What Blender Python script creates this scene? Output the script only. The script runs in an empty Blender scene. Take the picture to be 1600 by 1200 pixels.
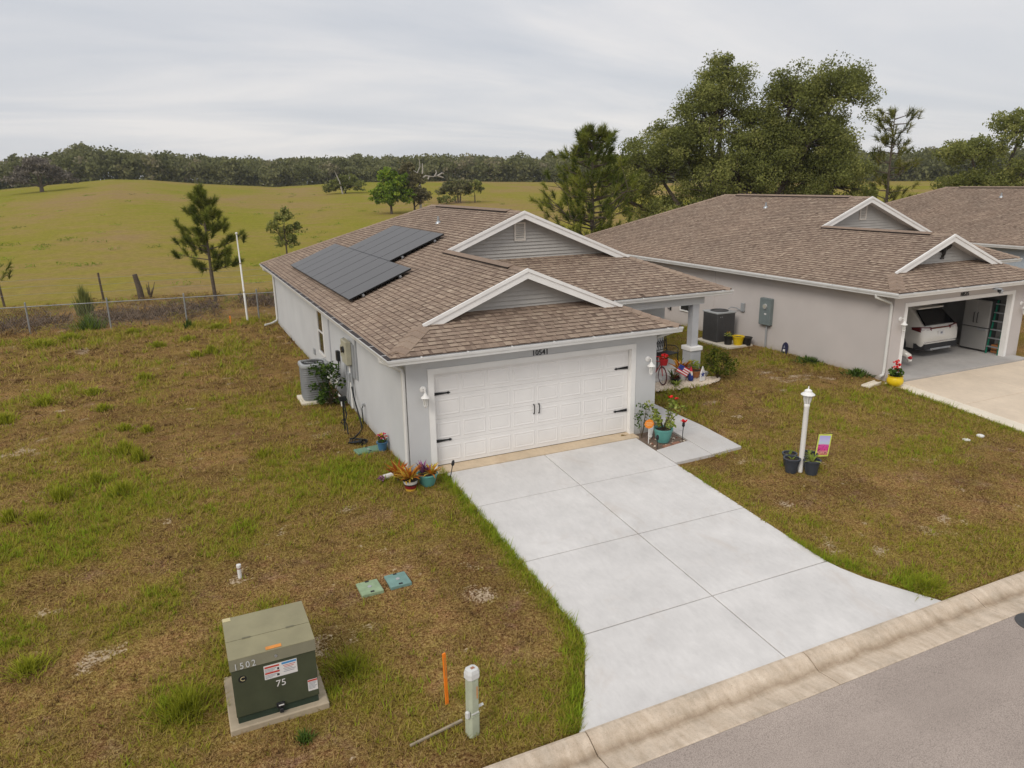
import bpy, math, random
import numpy as np
from mathutils import Vector, Matrix

# ------------------------------------------------------------------ camera
C = bpy.context.scene.collection
sc = bpy.context.scene
CAM = Vector((-4.834, -14.543, 6.051))
YAW, PITCH, ROLL = 0.4305, -0.27, -0.0167
fw = Vector((math.sin(YAW)*math.cos(PITCH), math.cos(YAW)*math.cos(PITCH), math.sin(PITCH)))
rt = Vector((math.cos(YAW), -math.sin(YAW), 0)); up = rt.cross(fw)
rt2 = rt*math.cos(ROLL) + up*math.sin(ROLL); up2 = -rt*math.sin(ROLL) + up*math.cos(ROLL)
cd = bpy.data.cameras.new('camera'); cd.sensor_width = 36; cd.lens = 36*1154.1/1600
cd.clip_start = 0.1; cd.clip_end = 3000
cam = bpy.data.objects.new('camera', cd); C.objects.link(cam)
cam.matrix_world = Matrix(((rt2.x, up2.x, -fw.x, CAM.x), (rt2.y, up2.y, -fw.y, CAM.y), (rt2.z, up2.z, -fw.z, CAM.z), (0, 0, 0, 1)))
sc.camera = cam
sc.view_settings.view_transform = 'Standard'; sc.view_settings.look = 'None'
sc.view_settings.exposure = 0.17; sc.view_settings.gamma = 1.0; sc.view_settings.use_curve_mapping = False
sc.render.engine = 'CYCLES'; sc.cycles.use_denoising = True
sc.cycles.max_bounces = 6; sc.cycles.transparent_max_bounces = 6

# ------------------------------------------------------------------ overcast sky
SUN = Vector((-0.74, -0.50, 0.74)).normalized()
world = bpy.data.worlds.new('World'); sc.world = world; world.use_nodes = True
wt = world.node_tree; wt.nodes.clear()
def wn(t, **k):
    n = wt.nodes.new(t)
    for a, b in k.items(): setattr(n, a, b)
    return n
sky = wn('ShaderNodeTexSky', sky_type='NISHITA', sun_disc=False)
sky.sun_elevation = math.asin(SUN.z); sky.sun_rotation = math.atan2(SUN.x, SUN.y)
b1 = wn('ShaderNodeBackground'); b1.inputs[1].default_value = 0.1; wt.links.new(sky.outputs[0], b1.inputs[0])
tc = wn('ShaderNodeTexCoord'); sep = wn('ShaderNodeSeparateXYZ'); wt.links.new(tc.outputs['Generated'], sep.inputs[0])
def wm(op, a, b=None, clamp=False):
    n = wn('ShaderNodeMath', operation=op, use_clamp=clamp)
    for i, v in enumerate((a, b)):
        if v is None: continue
        if isinstance(v, (int, float)): n.inputs[i].default_value = v
        else: wt.links.new(v, n.inputs[i])
    return n.outputs[0]
zc = wm('MAXIMUM', sep.outputs[2], 0.0); zd = wm('ADD', zc, 0.12)
cx_ = wm('DIVIDE', sep.outputs[0], zd); cy_ = wm('DIVIDE', sep.outputs[1], zd)
cmb = wn('ShaderNodeCombineXYZ'); wt.links.new(cx_, cmb.inputs[0]); wt.links.new(cy_, cmb.inputs[1])
mp = wn('ShaderNodeMapping'); mp.inputs['Rotation'].default_value = (0, 0, 0.5); mp.inputs['Scale'].default_value = (0.32, 0.75, 1)
wt.links.new(cmb.outputs[0], mp.inputs[0])
nz = wn('ShaderNodeTexNoise'); nz.inputs['Scale'].default_value = 0.9; nz.inputs['Detail'].default_value = 7; nz.inputs['Roughness'].default_value = 0.55; nz.inputs['Distortion'].default_value = 0.6
wt.links.new(mp.outputs[0], nz.inputs['Vector'])
rp = wn('ShaderNodeValToRGB'); wt.links.new(nz.outputs[0], rp.inputs[0])
e = rp.color_ramp.elements
e[0].position = 0.34; e[0].color = (0.525, 0.545, 0.585, 1); e[1].position = 0.66; e[1].color = (0.735, 0.712, 0.700, 1)
m_ = e.new(0.5); m_.color = (0.605, 0.610, 0.632, 1)
zen = wm('ADD', wm('MULTIPLY', wm('POWER', zc, 1.3), 0.42), 0.99)
vm = wn('ShaderNodeVectorMath', operation='SCALE'); wt.links.new(rp.outputs[0], vm.inputs[0]); wt.links.new(zen, vm.inputs['Scale'])
b2 = wn('ShaderNodeBackground'); b2.inputs[1].default_value = 1.0; wt.links.new(vm.outputs[0], b2.inputs[0])
mx = wn('ShaderNodeMixShader'); mx.inputs[0].default_value = 0.94
wt.links.new(b1.outputs[0], mx.inputs[1]); wt.links.new(b2.outputs[0], mx.inputs[2])
wo = wn('ShaderNodeOutputWorld'); wt.links.new(mx.outputs[0], wo.inputs[0])

sl = bpy.data.lights.new('sun', 'SUN'); sl.energy = 1.5; sl.angle = math.radians(24); sl.color = (1, 0.945, 0.86)
so = bpy.data.objects.new('sun', sl); C.objects.link(so); so.location = SUN*60
so.rotation_euler = SUN.to_track_quat('Z', 'Y').to_euler()

# ------------------------------------------------------------------ helpers
RNG = random.Random(11); NR = np.random.default_rng(5)

class MB:
    def __init__(s): s.v = []; s.f = []; s.m = []; s.t = []; s.cm = 0; s.ct = 0.5
    def poly(s, pts):
        n = len(s.v); s.v += [tuple(p) for p in pts]; s.f.append(tuple(range(n, n+len(pts)))); s.m.append(s.cm); s.t.append(s.ct); return s
    def faces(s, vs, fs):
        n = len(s.v); s.v += [tuple(p) for p in vs]
        for f in fs: s.f.append(tuple(i+n for i in f)); s.m.append(s.cm); s.t.append(s.ct)
        return s
    def box(s, x0, x1, y0, y1, z0, z1):
        return s.faces([(x0,y0,z0),(x1,y0,z0),(x1,y1,z0),(x0,y1,z0),(x0,y0,z1),(x1,y0,z1),(x1,y1,z1),(x0,y1,z1)],
                       [(3,2,1,0),(4,5,6,7),(0,1,5,4),(1,2,6,5),(2,3,7,6),(3,0,4,7)])
    def hexa(s, b, t):   # four bottom points, four top points
        return s.faces(list(b)+list(t), [(3,2,1,0),(4,5,6,7),(0,1,5,4),(1,2,6,5),(2,3,7,6),(3,0,4,7)])
    def prism(s, pts, off):  # polygon extruded by a vector
        n = len(pts); o = Vector(off); q = [tuple(Vector(p)+o) for p in pts]
        return s.faces(list(pts)+q, [tuple(reversed(range(n))), tuple(range(n, 2*n))]+[(i, (i+1) % n, (i+1) % n+n, i+n) for i in range(n)])
    def bevbox(s, x0, x1, y0, y1, z0, z1, b):
        vs = []; fs = []
        for zz, k in ((z0, b), (z0+b, 0), (z1-b, 0), (z1, b)):
            X0, X1, Y0, Y1 = x0+k, x1-k, y0+k, y1-k; c = b*.6
            vs += [(X0+c,Y0,zz),(X1-c,Y0,zz),(X1,Y0+c,zz),(X1,Y1-c,zz),(X1-c,Y1,zz),(X0+c,Y1,zz),(X0,Y1-c,zz),(X0,Y0+c,zz)]
        for r in range(3):
            for i in range(8): j = (i+1) % 8; fs.append((r*8+i, r*8+j, r*8+8+j, r*8+8+i))
        fs += [tuple(reversed(range(8))), tuple(range(24, 32))]
        return s.faces(vs, fs)
    def path(s, pts, rs, n=6, cap=True):
        pts = [Vector(p) for p in pts]; vs = []; fs = []
        if not hasattr(rs, '__len__'): rs = [rs]*len(pts)
        ref = None
        for i, p in enumerate(pts):
            d = (pts[min(i+1, len(pts)-1)]-pts[max(i-1, 0)])
            if d.length < 1e-9: d = Vector((0, 0, 1))
            d.normalize()
            if ref is None: ref = Vector((1, 0, 0)) if abs(d.x) < .8 else Vector((0, 1, 0))
            u = (ref-d*ref.dot(d)).normalized(); w = d.cross(u); ref = u
            for k in range(n):
                a = 2*math.pi*k/n; vs.append(tuple(p+(u*math.cos(a)+w*math.sin(a))*rs[i]))
        for i in range(len(pts)-1):
            for k in range(n): j = (k+1) % n; fs.append((i*n+k, i*n+j, i*n+n+j, i*n+n+k))
        if cap: fs += [tuple(reversed(range(n))), tuple(range((len(pts)-1)*n, len(pts)*n))]
        return s.faces(vs, fs)
    def lathe(s, prof, c=(0, 0, 0), n=16, axis='z', cap=True):
        vs = []; fs = []
        for r, z in prof:
            for k in range(n):
                a = 2*math.pi*k/n; x, y = r*math.cos(a), r*math.sin(a)
                p = (x, y, z) if axis == 'z' else ((x, z, y) if axis == 'y' else (z, x, y))
                vs.append((c[0]+p[0], c[1]+p[1], c[2]+p[2]))
        for i in range(len(prof)-1):
            for k in range(n): j = (k+1) % n; fs.append((i*n+k, i*n+j, i*n+n+j, i*n+n+k))
        if cap: fs += [tuple(reversed(range(n))), tuple(range((len(prof)-1)*n, len(prof)*n))]
        return s.faces(vs, fs)
    def mesh(s, name, mats, smooth=False):
        me = bpy.data.meshes.new(name); me.from_pydata(s.v, [], s.f)
        for m in (mats if isinstance(mats, (list, tuple)) else [mats]): me.materials.append(MAT[m] if isinstance(m, str) else m)
        me.polygons.foreach_set('material_index', s.m)
        a = me.attributes.new('tone', 'FLOAT', 'FACE'); a.data.foreach_set('value', s.t)
        if smooth:
            me.polygons.foreach_set('use_smooth', [True]*len(s.f))
            try: me.set_sharp_from_angle(angle=math.radians(40))
            except Exception: pass
        me.update(); return me
    def build(s, name, mats, parent=None, smooth=False, loc=None, rot=None):
        return link(name, s.mesh(name, mats, smooth), parent, loc, rot)

def link(name, me, parent=None, loc=None, rot=None):
    o = bpy.data.objects.new(name, me); C.objects.link(o)
    if parent is not None: o.parent = parent
    if loc is not None: o.location = loc
    if rot is not None: o.rotation_euler = rot
    return o
def tag(o, label=None, cat=None, group=None, kind=None):
    for k, v in (('label', label), ('category', cat), ('group', group), ('kind', kind)):
        if v: o[k] = v
    return o
def thing(name, label, cat, loc=(0, 0, 0), rz=0, group=None):
    o = bpy.data.objects.new(name, None); C.objects.link(o); o.location = loc; o.rotation_euler = (0, 0, rz)
    o.empty_display_size = 0.2
    return tag(o, label, cat, group)
def copy_tree(o, parent=None):
    c = o.copy(); C.objects.link(c); c.parent = parent
    for ch in list(o.children): copy_tree(ch, c)
    return c
def soup(name, V, F, tone, mats, parent=None, midx=None):     # big meshes from numpy arrays (F: n x k)
    me = bpy.data.meshes.new(name); n, k = F.shape
    me.vertices.add(len(V)); me.vertices.foreach_set('co', np.ascontiguousarray(V, np.float32).ravel())
    me.loops.add(n*k); me.loops.foreach_set('vertex_index', np.ascontiguousarray(F, np.int32).ravel())
    me.polygons.add(n); me.polygons.foreach_set('loop_start', np.arange(0, n*k, k, dtype=np.int32))
    for m in (mats if isinstance(mats, (list, tuple)) else [mats]): me.materials.append(MAT[m])
    if midx is not None: me.polygons.foreach_set('material_index', midx.astype(np.int32))
    a = me.attributes.new('tone', 'FLOAT', 'FACE'); a.data.foreach_set('value', np.ascontiguousarray(tone, np.float32))
    me.update(calc_edges=True)
    return link(name, me, parent)

# value noise on the ground plane, used for lawn colour and for where blades grow
_T = NR.random((256, 256))
def vnoise(x, y, sc_=1.0, seed=0):
    x = np.asarray(x, float)*sc_+seed*17.3; y = np.asarray(y, float)*sc_+seed*9.1
    xi = np.floor(x).astype(int); yi = np.floor(y).astype(int); fx = x-xi; fy = y-yi
    fx = fx*fx*(3-2*fx); fy = fy*fy*(3-2*fy); g = lambda i, j: _T[i % 256, j % 256]
    return (g(xi, yi)*(1-fx)+g(xi+1, yi)*fx)*(1-fy)+(g(xi, yi+1)*(1-fx)+g(xi+1, yi+1)*fx)*fy
def fbm(x, y, sc_, seed=0, o=4):
    r = 0; a = 1; t = 0
    for i in range(o): r = r+a*vnoise(x, y, sc_*2**i, seed+i*3); t += a; a *= .55
    return r/t

# ------------------------------------------------------------------ materials
MAT = {}
class NT:
    def __init__(s, name):
        s.m = bpy.data.materials.new(name); s.m.use_nodes = True; s.t = s.m.node_tree; s.t.nodes.clear()
        s.out = s.n('ShaderNodeOutputMaterial'); MAT[name] = s.m
    def n(s, t, **k):
        o = s.t.nodes.new(t)
        for a, b in k.items(): setattr(o, a, b)
        return o
    def l(s, a, b): s.t.links.new(a, b)
    def set(s, node, key, v):
        if isinstance(v, bpy.types.NodeSocket): s.l(v, node.inputs[key])
        else: node.inputs[key].default_value = v
    def pos(s, scale=(1, 1, 1), obj=False):
        g = s.n('ShaderNodeTexCoord').outputs['Object'] if obj else s.n('ShaderNodeNewGeometry').outputs['Position']
        m = s.n('ShaderNodeMapping'); m.inputs['Scale'].default_value = scale; s.l(g, m.inputs[0]); return m.outputs[0]
    def noise(s, scale, detail=4, rough=.6, vec=None, dist=0):
        n = s.n('ShaderNodeTexNoise'); n.inputs['Scale'].default_value = scale; n.inputs['Detail'].default_value = detail
        n.inputs['Roughness'].default_value = rough; n.inputs['Distortion'].default_value = dist
        s.l(vec if vec is not None else s.pos(), n.inputs['Vector']); return n.outputs[0]
    def ramp(s, fac, stops, interp='LINEAR'):
        r = s.n('ShaderNodeValToRGB'); r.color_ramp.interpolation = interp; s.l(fac, r.inputs[0]); el = r.color_ramp.elements
        while len(el) < len(stops): el.new(0.5)
        for q, (p, c) in zip(el, stops): q.position = p; q.color = (*c, 1) if len(c) == 3 else c
        return r.outputs[0]
    def attr(s, name):
        a = s.n('ShaderNodeAttribute', attribute_name=name); return a.outputs['Fac']
    def mix(s, f, a, b, mode='MIX'):
        m = s.n('ShaderNodeMix', data_type='RGBA', blend_type=mode)
        s.set(m, 0, f)
        for i, v in ((6, a), (7, b)):
            if isinstance(v, bpy.types.NodeSocket): s.l(v, m.inputs[i])
            else: m.inputs[i].default_value = (*v, 1)
        return m.outputs[2]
    def math(s, op, a, b=0.0, clamp=False):
        m = s.n('ShaderNodeMath', operation=op, use_clamp=clamp); s.set(m, 0, a); s.set(m, 1, b); return m.outputs[0]
    def bsdf(s, col, rough=.6, metal=0, spec=.3, bump=None, bstr=.3, bdist=.01, **k):
        b = s.n('ShaderNodeBsdfPrincipled')
        if isinstance(col, bpy.types.NodeSocket): s.l(col, b.inputs['Base Color'])
        else: b.inputs['Base Color'].default_value = (*col, 1)
        s.set(b, 'Roughness', rough); b.inputs['Metallic'].default_value = metal; b.inputs['Specular IOR Level'].default_value = spec
        for q, v in k.items(): b.inputs[q].default_value = v
        if bump is not None:
            u = s.n('ShaderNodeBump'); u.inputs['Strength'].default_value = bstr; u.inputs['Distance'].default_value = bdist
            s.l(bump, u.inputs['Height']); s.l(u.outputs[0], b.inputs['Normal'])
        return b.outputs[0]
    def done(s, sh): s.l(sh, s.out.inputs[0]); return s.m

def mat(name, col, rough=.6, var=.12, scale=4, bump=0, bscale=80, metal=0, spec=.3, tone=None, **k):
    t = NT(name); nzz = t.noise(scale, 5)
    if tone: base = t.ramp(t.attr('tone'), tone)
    else: base = col
    lo, hi = 1-var, 1+var
    g = t.ramp(nzz, [(.3, (lo, lo, lo)), (.7, (hi, hi, hi))])
    c = t.mix(1.0, base, g, 'MULTIPLY')
    b = t.noise(bscale, 3) if bump else None
    return t.done(t.bsdf(c, rough, metal, spec, b, bump, **k))
def leafmat(name, stops, rough=.55, trans=.25, gain=1.0):
    stops = [(p, tuple(min(.9, x*gain) for x in c)) for p, c in stops]
    t = NT(name); c = t.ramp(t.attr('tone'), stops)
    d = t.bsdf(c, max(rough, .75), spec=.06); tr = t.n('ShaderNodeBsdfTranslucent'); t.l(c, tr.inputs[0])
    m = t.n('ShaderNodeMixShader'); m.inputs[0].default_value = trans; t.l(d, m.inputs[1]); t.l(tr.outputs[0], m.inputs[2])
    return t.done(m.outputs[0])

# house
def stucco(name, col):
    t = NT(name)
    a = t.ramp(t.noise(.7, 5), [(.3, (.94, .94, .94)), (.7, (1.05, 1.05, 1.05))])
    f = t.ramp(t.noise(60, 3), [(.3, (.93, .93, .93)), (.7, (1.05, 1.05, 1.05))])
    # splash-back dirt low on the wall
    z = t.n('ShaderNodeSeparateXYZ'); t.l(t.n('ShaderNodeNewGeometry').outputs['Position'], z.inputs[0])
    d = t.math('ADD', z.outputs[2], t.math('MULTIPLY', t.noise(5, 4), .35))
    dirt = t.ramp(d, [(.06, (.80, .77, .71)), (.28, (1, 1, 1))])
    c = t.mix(1, t.mix(1, t.mix(1, col, a, 'MULTIPLY'), f, 'MULTIPLY'), dirt, 'MULTIPLY')
    t.done(t.bsdf(c, .85, spec=.15, bump=t.noise(90, 4), bstr=.35, bdist=.008))
stucco('stucco_grey', (.540, .543, .545)); stucco('stucco_greige', (.53, .487, .465)); stucco('stucco_blue', (.40, .45, .50))
mat('white_trim', (.77, .755, .73), .45, .05, 2); mat('door_white', (.745, .725, .705), .5, .04, 1.5)
mat('gutter_white', (.70, .695, .68), .4, .06, 3); mat('downspout_white', (.60, .59, .56), .4, .06, 3)
mat('black_metal', (.015, .015, .016), .45, .1); mat('dark_plastic', (.02, .02, .022), .5, .1)
mat('guard_mesh', (.035, .026, .024), .7, .4, 30); mat('soffit', (.55, .55, .54), .7, .05)
mat('siding', (.40, .385, .36), .55, .06, 3, bump=.05, bscale=40)
mat('vent_cream', (.62, .58, .52), .6, .06)
mat('column_grey', (.42, .425, .44), .8, .06, 3, bump=.15, bscale=90)
t = NT('shingle')
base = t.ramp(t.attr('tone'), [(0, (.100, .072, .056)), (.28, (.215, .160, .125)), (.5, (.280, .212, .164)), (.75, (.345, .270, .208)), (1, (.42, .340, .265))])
g1 = t.ramp(t.noise(420, 2), [(.25, (.62, .62, .62)), (.75, (1.35, 1.33, 1.3))])
g2 = t.ramp(t.noise(.55, 5), [(.3, (.90, .90, .91)), (.7, (1.07, 1.05, 1.04))])
g3 = t.ramp(t.noise(7, 4, vec=t.pos((1, 1, 1))), [(.3, (.86, .86, .86)), (.7, (1.1, 1.1, 1.1))])
t.done(t.bsdf(t.mix(1, t.mix(1, t.mix(1, base, g1, 'MULTIPLY'), g2, 'MULTIPLY'), g3, 'MULTIPLY'), .92, spec=.1, bump=t.noise(420, 2), bstr=.4, bdist=.004))
mat('ridge_dark', (.035, .026, .022), .85, .2)
t = NT('solar_cell')
c = t.mix(t.noise(3, 2), (.060, .057, .056), (.075, .071, .069))
t.done(t.bsdf(c, .38, spec=.33, bump=t.noise(2, 2), bstr=.05)); mat('solar_frame', (.02, .02, .021), .4, .1, metal=.6)
t = NT('glass_dark'); t.done(t.bsdf((.02, .022, .025), .06, spec=.6))
mat('galv', (.42, .44, .46), .4, .1, metal=.7); mat('pvc_white', (.70, .69, .66), .45, .05)
mat('meter_beige', (.38, .36, .27), .5, .12); mat('meter_grey', (.16, .19, .19), .45, .1); mat('conduit_grey', (.30, .31, .32), .5, .1)
mat('ac_grey', (.20, .205, .205), .5, .1); mat('ac_dark', (.060, .058, .058), .6, .1); mat('ac_mid', (.33, .34, .34), .5, .08)
mat('concrete_old', (.37, .305, .215), .85, .12, 6, bump=.2, bscale=120)
# ground surfaces
def concrete(name, col, stain, var=.05):
    t = NT(name)
    a = t.ramp(t.noise(1.1, 6, .65), [(.3, (1-var*1.6,)*3), (.7, (1+var,)*3)])
    b = t.ramp(t.noise(14, 5, .7, vec=t.pos((1, .35, 1))), [(.25, (1-var,)*3), (.75, (1+var*.7,)*3)])
    g = t.ramp(t.noise(350, 2), [(.2, (.90,)*3), (.8, (1.07,)*3)])
    c = t.mix(1, t.mix(1, t.mix(1, col, a, 'MULTIPLY'), b, 'MULTIPLY'), g, 'MULTIPLY')
    s = t.ramp(t.noise(.9, 5, .7, vec=t.pos((1.1, .8, 1)), dist=.7), [(.56, (0, 0, 0)), (.76, (.62, .62, .62))])
    c = t.mix(s, c, stain)
    sp = t.ramp(t.noise(26, 1), [(.77, (0, 0, 0)), (.80, (.55, .55, .55))])
    c = t.mix(sp, c, tuple(x*.72 for x in col))
    t.done(t.bsdf(c, .85, spec=.15, bump=t.noise(220, 3), bstr=.15, bdist=.004))
concrete('drive_white', (.615, .595, .575), (.49, .44, .395), .075); concrete('walk_white', (.545, .525, .505), (.46, .42, .38))
concrete('drive_tan', (.655, .545, .42), (.55, .46, .36), .07); concrete('border_cream', (.72, .65, .53), (.60, .52, .42), .06)
concrete('garage_floor', (.44, .42, .40), (.36, .33, .31), .08); concrete('threshold_tan', (.60, .48, .34), (.42, .30, .20), .09)
t = NT('curb')
a = t.ramp(t.noise(2.2, 6, .7), [(.3, (.46, .385, .30)), (.55, (.61, .505, .395)), (.75, (.68, .58, .465))])
sp = t.ramp(t.noise(33, 4, .75), [(.26, (.62, .58, .54)), (.42, (1, 1, 1))])
st = t.ramp(t.noise(5, 4, .7, vec=t.pos((1.6, .35, 1))), [(.3, (.80, .77, .73)), (.6, (1.03, 1.03, 1.03))])
pb = t.ramp(t.noise(150, 2), [(.25, (.78,)*3), (.75, (1.15,)*3)])
yy = t.n('ShaderNodeSeparateXYZ'); t.l(t.pos(), yy.inputs[0])
fl0 = t.math('ABSOLUTE', t.math('ADD', t.math('ADD', yy.outputs[1], 8.16), t.math('MULTIPLY', t.math('SUBTRACT', t.noise(3, 4), .5), .14)))
fdirt = t.ramp(fl0, [(.0, (.62, .58, .54)), (.05, (.82, .80, .77)), (.11, (1, 1, 1))])
t.done(t.bsdf(t.mix(1, t.mix(1, t.mix(1, t.mix(1, a, sp, 'MULTIPLY'), st, 'MULTIPLY'), pb, 'MULTIPLY'), fdirt, 'MULTIPLY'), .9, spec=.1, bump=t.noise(120, 4), bstr=.4, bdist=.006))
t = NT('asphalt')
a = t.ramp(t.noise(.5, 6, .65), [(.3, (.345, .290, .252)), (.7, (.430, .362, .315))])
ag = t.n('ShaderNodeTexVoronoi'); ag.inputs['Scale'].default_value = 95; t.l(t.pos(), ag.inputs['Vector'])
agc = t.ramp(ag.outputs['Distance'], [(.0, (1.22, 1.21, 1.2)), (.4, (1.0, 1, 1)), (.75, (.68, .67, .67))])
fn = t.ramp(t.noise(260, 2), [(.25, (.7,)*3), (.75, (1.3,)*3)])
wear = t.ramp(t.noise(1.3, 5, .7, vec=t.pos((.15, 1, 1))), [(.3, (.93,)*3), (.7, (1.06,)*3)])
t.done(t.bsdf(t.mix(1, t.mix(1, t.mix(1, a, agc, 'MULTIPLY'), fn, 'MULTIPLY'), wear, 'MULTIPLY'), .9, spec=.12, bump=ag.outputs['Distance'], bstr=.35, bdist=.005))
mat('joint_dark', (.15, .12, .095), .95, .3, 20)
# lawn + field
t = NT('lawn')
P = t.pos()
n4 = t.noise(95, 3, .7); n3 = t.noise(26, 4, .7); n2 = t.noise(5, 5, .65)
th = t.ramp(t.math('ADD', t.math('MULTIPLY', n4, .55), t.math('MULTIPLY', n3, .45)), [(.41, (.040, .021, .008)), (.47, (.125, .074, .030)), (.525, (.215, .138, .060)), (.60, (.40, .290, .155))])
thv = t.mix(t.ramp(n2, [(.35, (0, 0, 0)), (.65, (1, 1, 1))]), t.mix(1, th, (1.0, .86, .84), 'MULTIPLY'), t.mix(1, th, (1.08, 1.08, .88), 'MULTIPLY'))
pt = t.noise(.55, 4, .6); pt2 = t.noise(1.7, 4, .6, dist=.5)
thv = t.mix(1, thv, t.ramp(pt, [(.36, (.76, .72, .74)), (.5, (1.08, 1.08, 1.08)), (.64, (1.42, 1.38, 1.40))]), 'MULTIPLY')
thv = t.mix(t.ramp(pt2, [(.56, (0, 0, 0)), (.70, (.75, .75, .75))]), thv, t.mix(1, thv, (1.12, 1.10, 1.75), 'MULTIPLY'))
gr = t.ramp(t.math('ADD', t.math('MULTIPLY', n4, .6), t.math('MULTIPLY', n3, .4)), [(.41, (.050, .040, .006)), (.50, (.165, .138, .020)), (.60, (.32, .275, .050))])
gf = t.math('ADD', t.attr('green'), t.math('MULTIPLY', t.math('SUBTRACT', n3, .5), 1.5))
gf = t.math('ADD', gf, t.math('MULTIPLY', t.math('SUBTRACT', n2, .5), .7), True)
lawn = t.mix(gf, thv, gr)
sand = t.ramp(n3, [(.3, (.36, .27, .185)), (.7, (.56, .45, .33))])
lawn = t.mix(t.ramp(t.math('ADD', t.attr('bare'), t.math('ADD', t.math('MULTIPLY', t.math('SUBTRACT', n3, .5), 1.5), t.math('MULTIPLY', t.math('SUBTRACT', n2, .5), .9))), [(.46, (0, 0, 0)), (.72, (.85, .85, .85))]), lawn, sand)
fl = t.noise(.030, 6, .6, vec=t.pos((1, .55, 1))); fs_ = t.noise(.35, 5, .65, vec=t.pos((.6, 1, 1)))
ff = t.math('ADD', t.math('MULTIPLY', fl, .7), t.math('MULTIPLY', fs_, .3))
field = t.ramp(ff, [(.39, (.275, .190, .090)), (.45, (.268, .200, .070)), (.50, (.248, .208, .048)), (.57, (.220, .208, .032))])
fg = t.ramp(t.noise(2.2, 5, .75), [(.3, (.80, .80, .78)), (.7, (1.14, 1.14, 1.12))]); fg2 = t.ramp(t.noise(18, 3, .7), [(.3, (.82,)*3), (.7, (1.14,)*3)])
field = t.mix(1, t.mix(1, field, fg, 'MULTIPLY'), fg2, 'MULTIPLY')
t.done(t.bsdf(t.mix(t.attr('field'), lawn, field), 1.0, spec=0.0, bump=t.noise(120, 3), bstr=.6, bdist=.02))
leafmat('grass_blade', [(0, (.055, .030, .012)), (.18, (.17, .105, .042)), (.38, (.27, .185, .075)), (.50, (.24, .185, .045)), (.66, (.195, .176, .024)), (.82, (.178, .192, .018)), (1, (.150, .198, .014))], .7, .35, 1.62)
leafmat('weed_green', [(0, (.12, .135, .010)), (.5, (.21, .225, .018)), (1, (.32, .315, .040))], .7, .4, 1.35)
# ------------------------------------------------------------------ terrain
AZ = np.radians([-40, -16, -10, -6.5, -2.8, -.4, 2.6, 7.8, 12.9, 19.7, 27, 38, 55, 75])
ZF = np.array([5, 5.2, 5.3, 6.6, 7.9, 7.6, 6.4, 5.1, 6.05, 5.9, 5.2, 4.2, 3.9, 3.9])
def terrain(x, y):
    x = np.asarray(x, float); y = np.asarray(y, float)
    near = np.where(y < 0, -0.08+0.071*np.maximum(y, -7.85), -0.08)
    dx = x-CAM.x; dy = y-CAM.y; D = np.hypot(dx, dy); zf = np.interp(np.arctan2(dx, dy), AZ, ZF)
    q = np.clip((D-38)/(235-38), 0, 1); q = q*q*(3-2*q)*.55+q*.45
    far = -0.08+(zf+0.08)*q; w = np.clip((y-21)/6, 0, 1)
    bump = np.where(y > 21, 0.12*np.sin(x*.7)*np.sin(y*.45)*w*np.exp(-((y-26)/5)**2), 0)
    return near*(1-w)+far*w+bump
def gz(x, y): return float(terrain(x, y))
def sm(a, b, x): q = np.clip((x-a)/(b-a), 0, 1); return q*q*(3-2*q)
def blob(x, y, cx, cy, rx, ry): return np.exp(-(((x-cx)/rx)**2+((y-cy)/ry)**2))
def xleft(y):   # left edge of the main driveway
    return np.where(y > -6.2, .086, .086+(y+6.2)*(.93+.086)/1.65)
def xright(y): return np.where(y > -6.2, 5.045, 5.045-(y+6.2)*(.82)/1.65)
def greenness(x, y):
    g = np.minimum(.66, (fbm(x, y, .75, 1)-.5)*2.0+.30)
    g = g-.30*blob(x, y, -2.0, -3.6, 2.0, 1.6)-.25*blob(x, y, 10, -5, 3, 2)-.22*blob(x, y, -1.0, -5.0, 1.2, 2.0)
    g = g+.20*blob(x, y, -7.5, 0, 3.8, 6.5)
    e = np.abs(x-xleft(y)); g = np.maximum(g, np.where((y < .0) & (y > -8), 1.15-e*1.9-.5*(fbm(x, y, 1.5, 4)-.5), -1))
    g = np.maximum(g, 1.05*blob(x, y, -1.5, .5, 1.4, 1.5)+(fbm(x, y, 1.4, 6)-.5)*.8)
    g = np.maximum(g, 0.75*blob(x, y, -1.5, 4.5, 1.0, 1.6)+(fbm(x, y, 1.4, 7)-.5)*.8)
    er = np.abs(x-xright(y)); g = np.maximum(g, np.where((y < -1.8) & (y > -8), .75-er*2.4+(fbm(x, y, .9, 14)-.5)*1.6, -1))
    g = np.maximum(g, 1.1*blob(x, y, 5.9, -7.3, .8, .5)); g = np.maximum(g, .85*blob(x, y, 11, -3.6, 2.2, 1.0)+(fbm(x, y, 1.3, 8)-.5)*.9)
    g = np.maximum(g, .8*blob(x, y, 12.6, -1.2, 1.6, 1.6)+(fbm(x, y, 1.3, 9)-.5)*.9)
    en = np.abs(x-14.25); g = np.maximum(g, np.where((y < .3) & (y > -8), .8-en*2.2, -1))
    g = np.maximum(g, .9*blob(x, y, -5.4, -5.4, .7, .9)); g = np.maximum(g, .9*blob(x, y, -3.2, -5.6, .6, .8))
    g = np.maximum(g, .55*np.exp(-((y-20.8)/1.2)**2)*(x < 0)+(fbm(x, y, .9, 12)-.5)*.8)
    g = np.maximum(g, .75*blob(x, y, 11.2, 5.2, 1.6, 2.2))
    return np.clip(g*(1-.8*sm(21.6, 22.8, y)), 0, 1)
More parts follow.
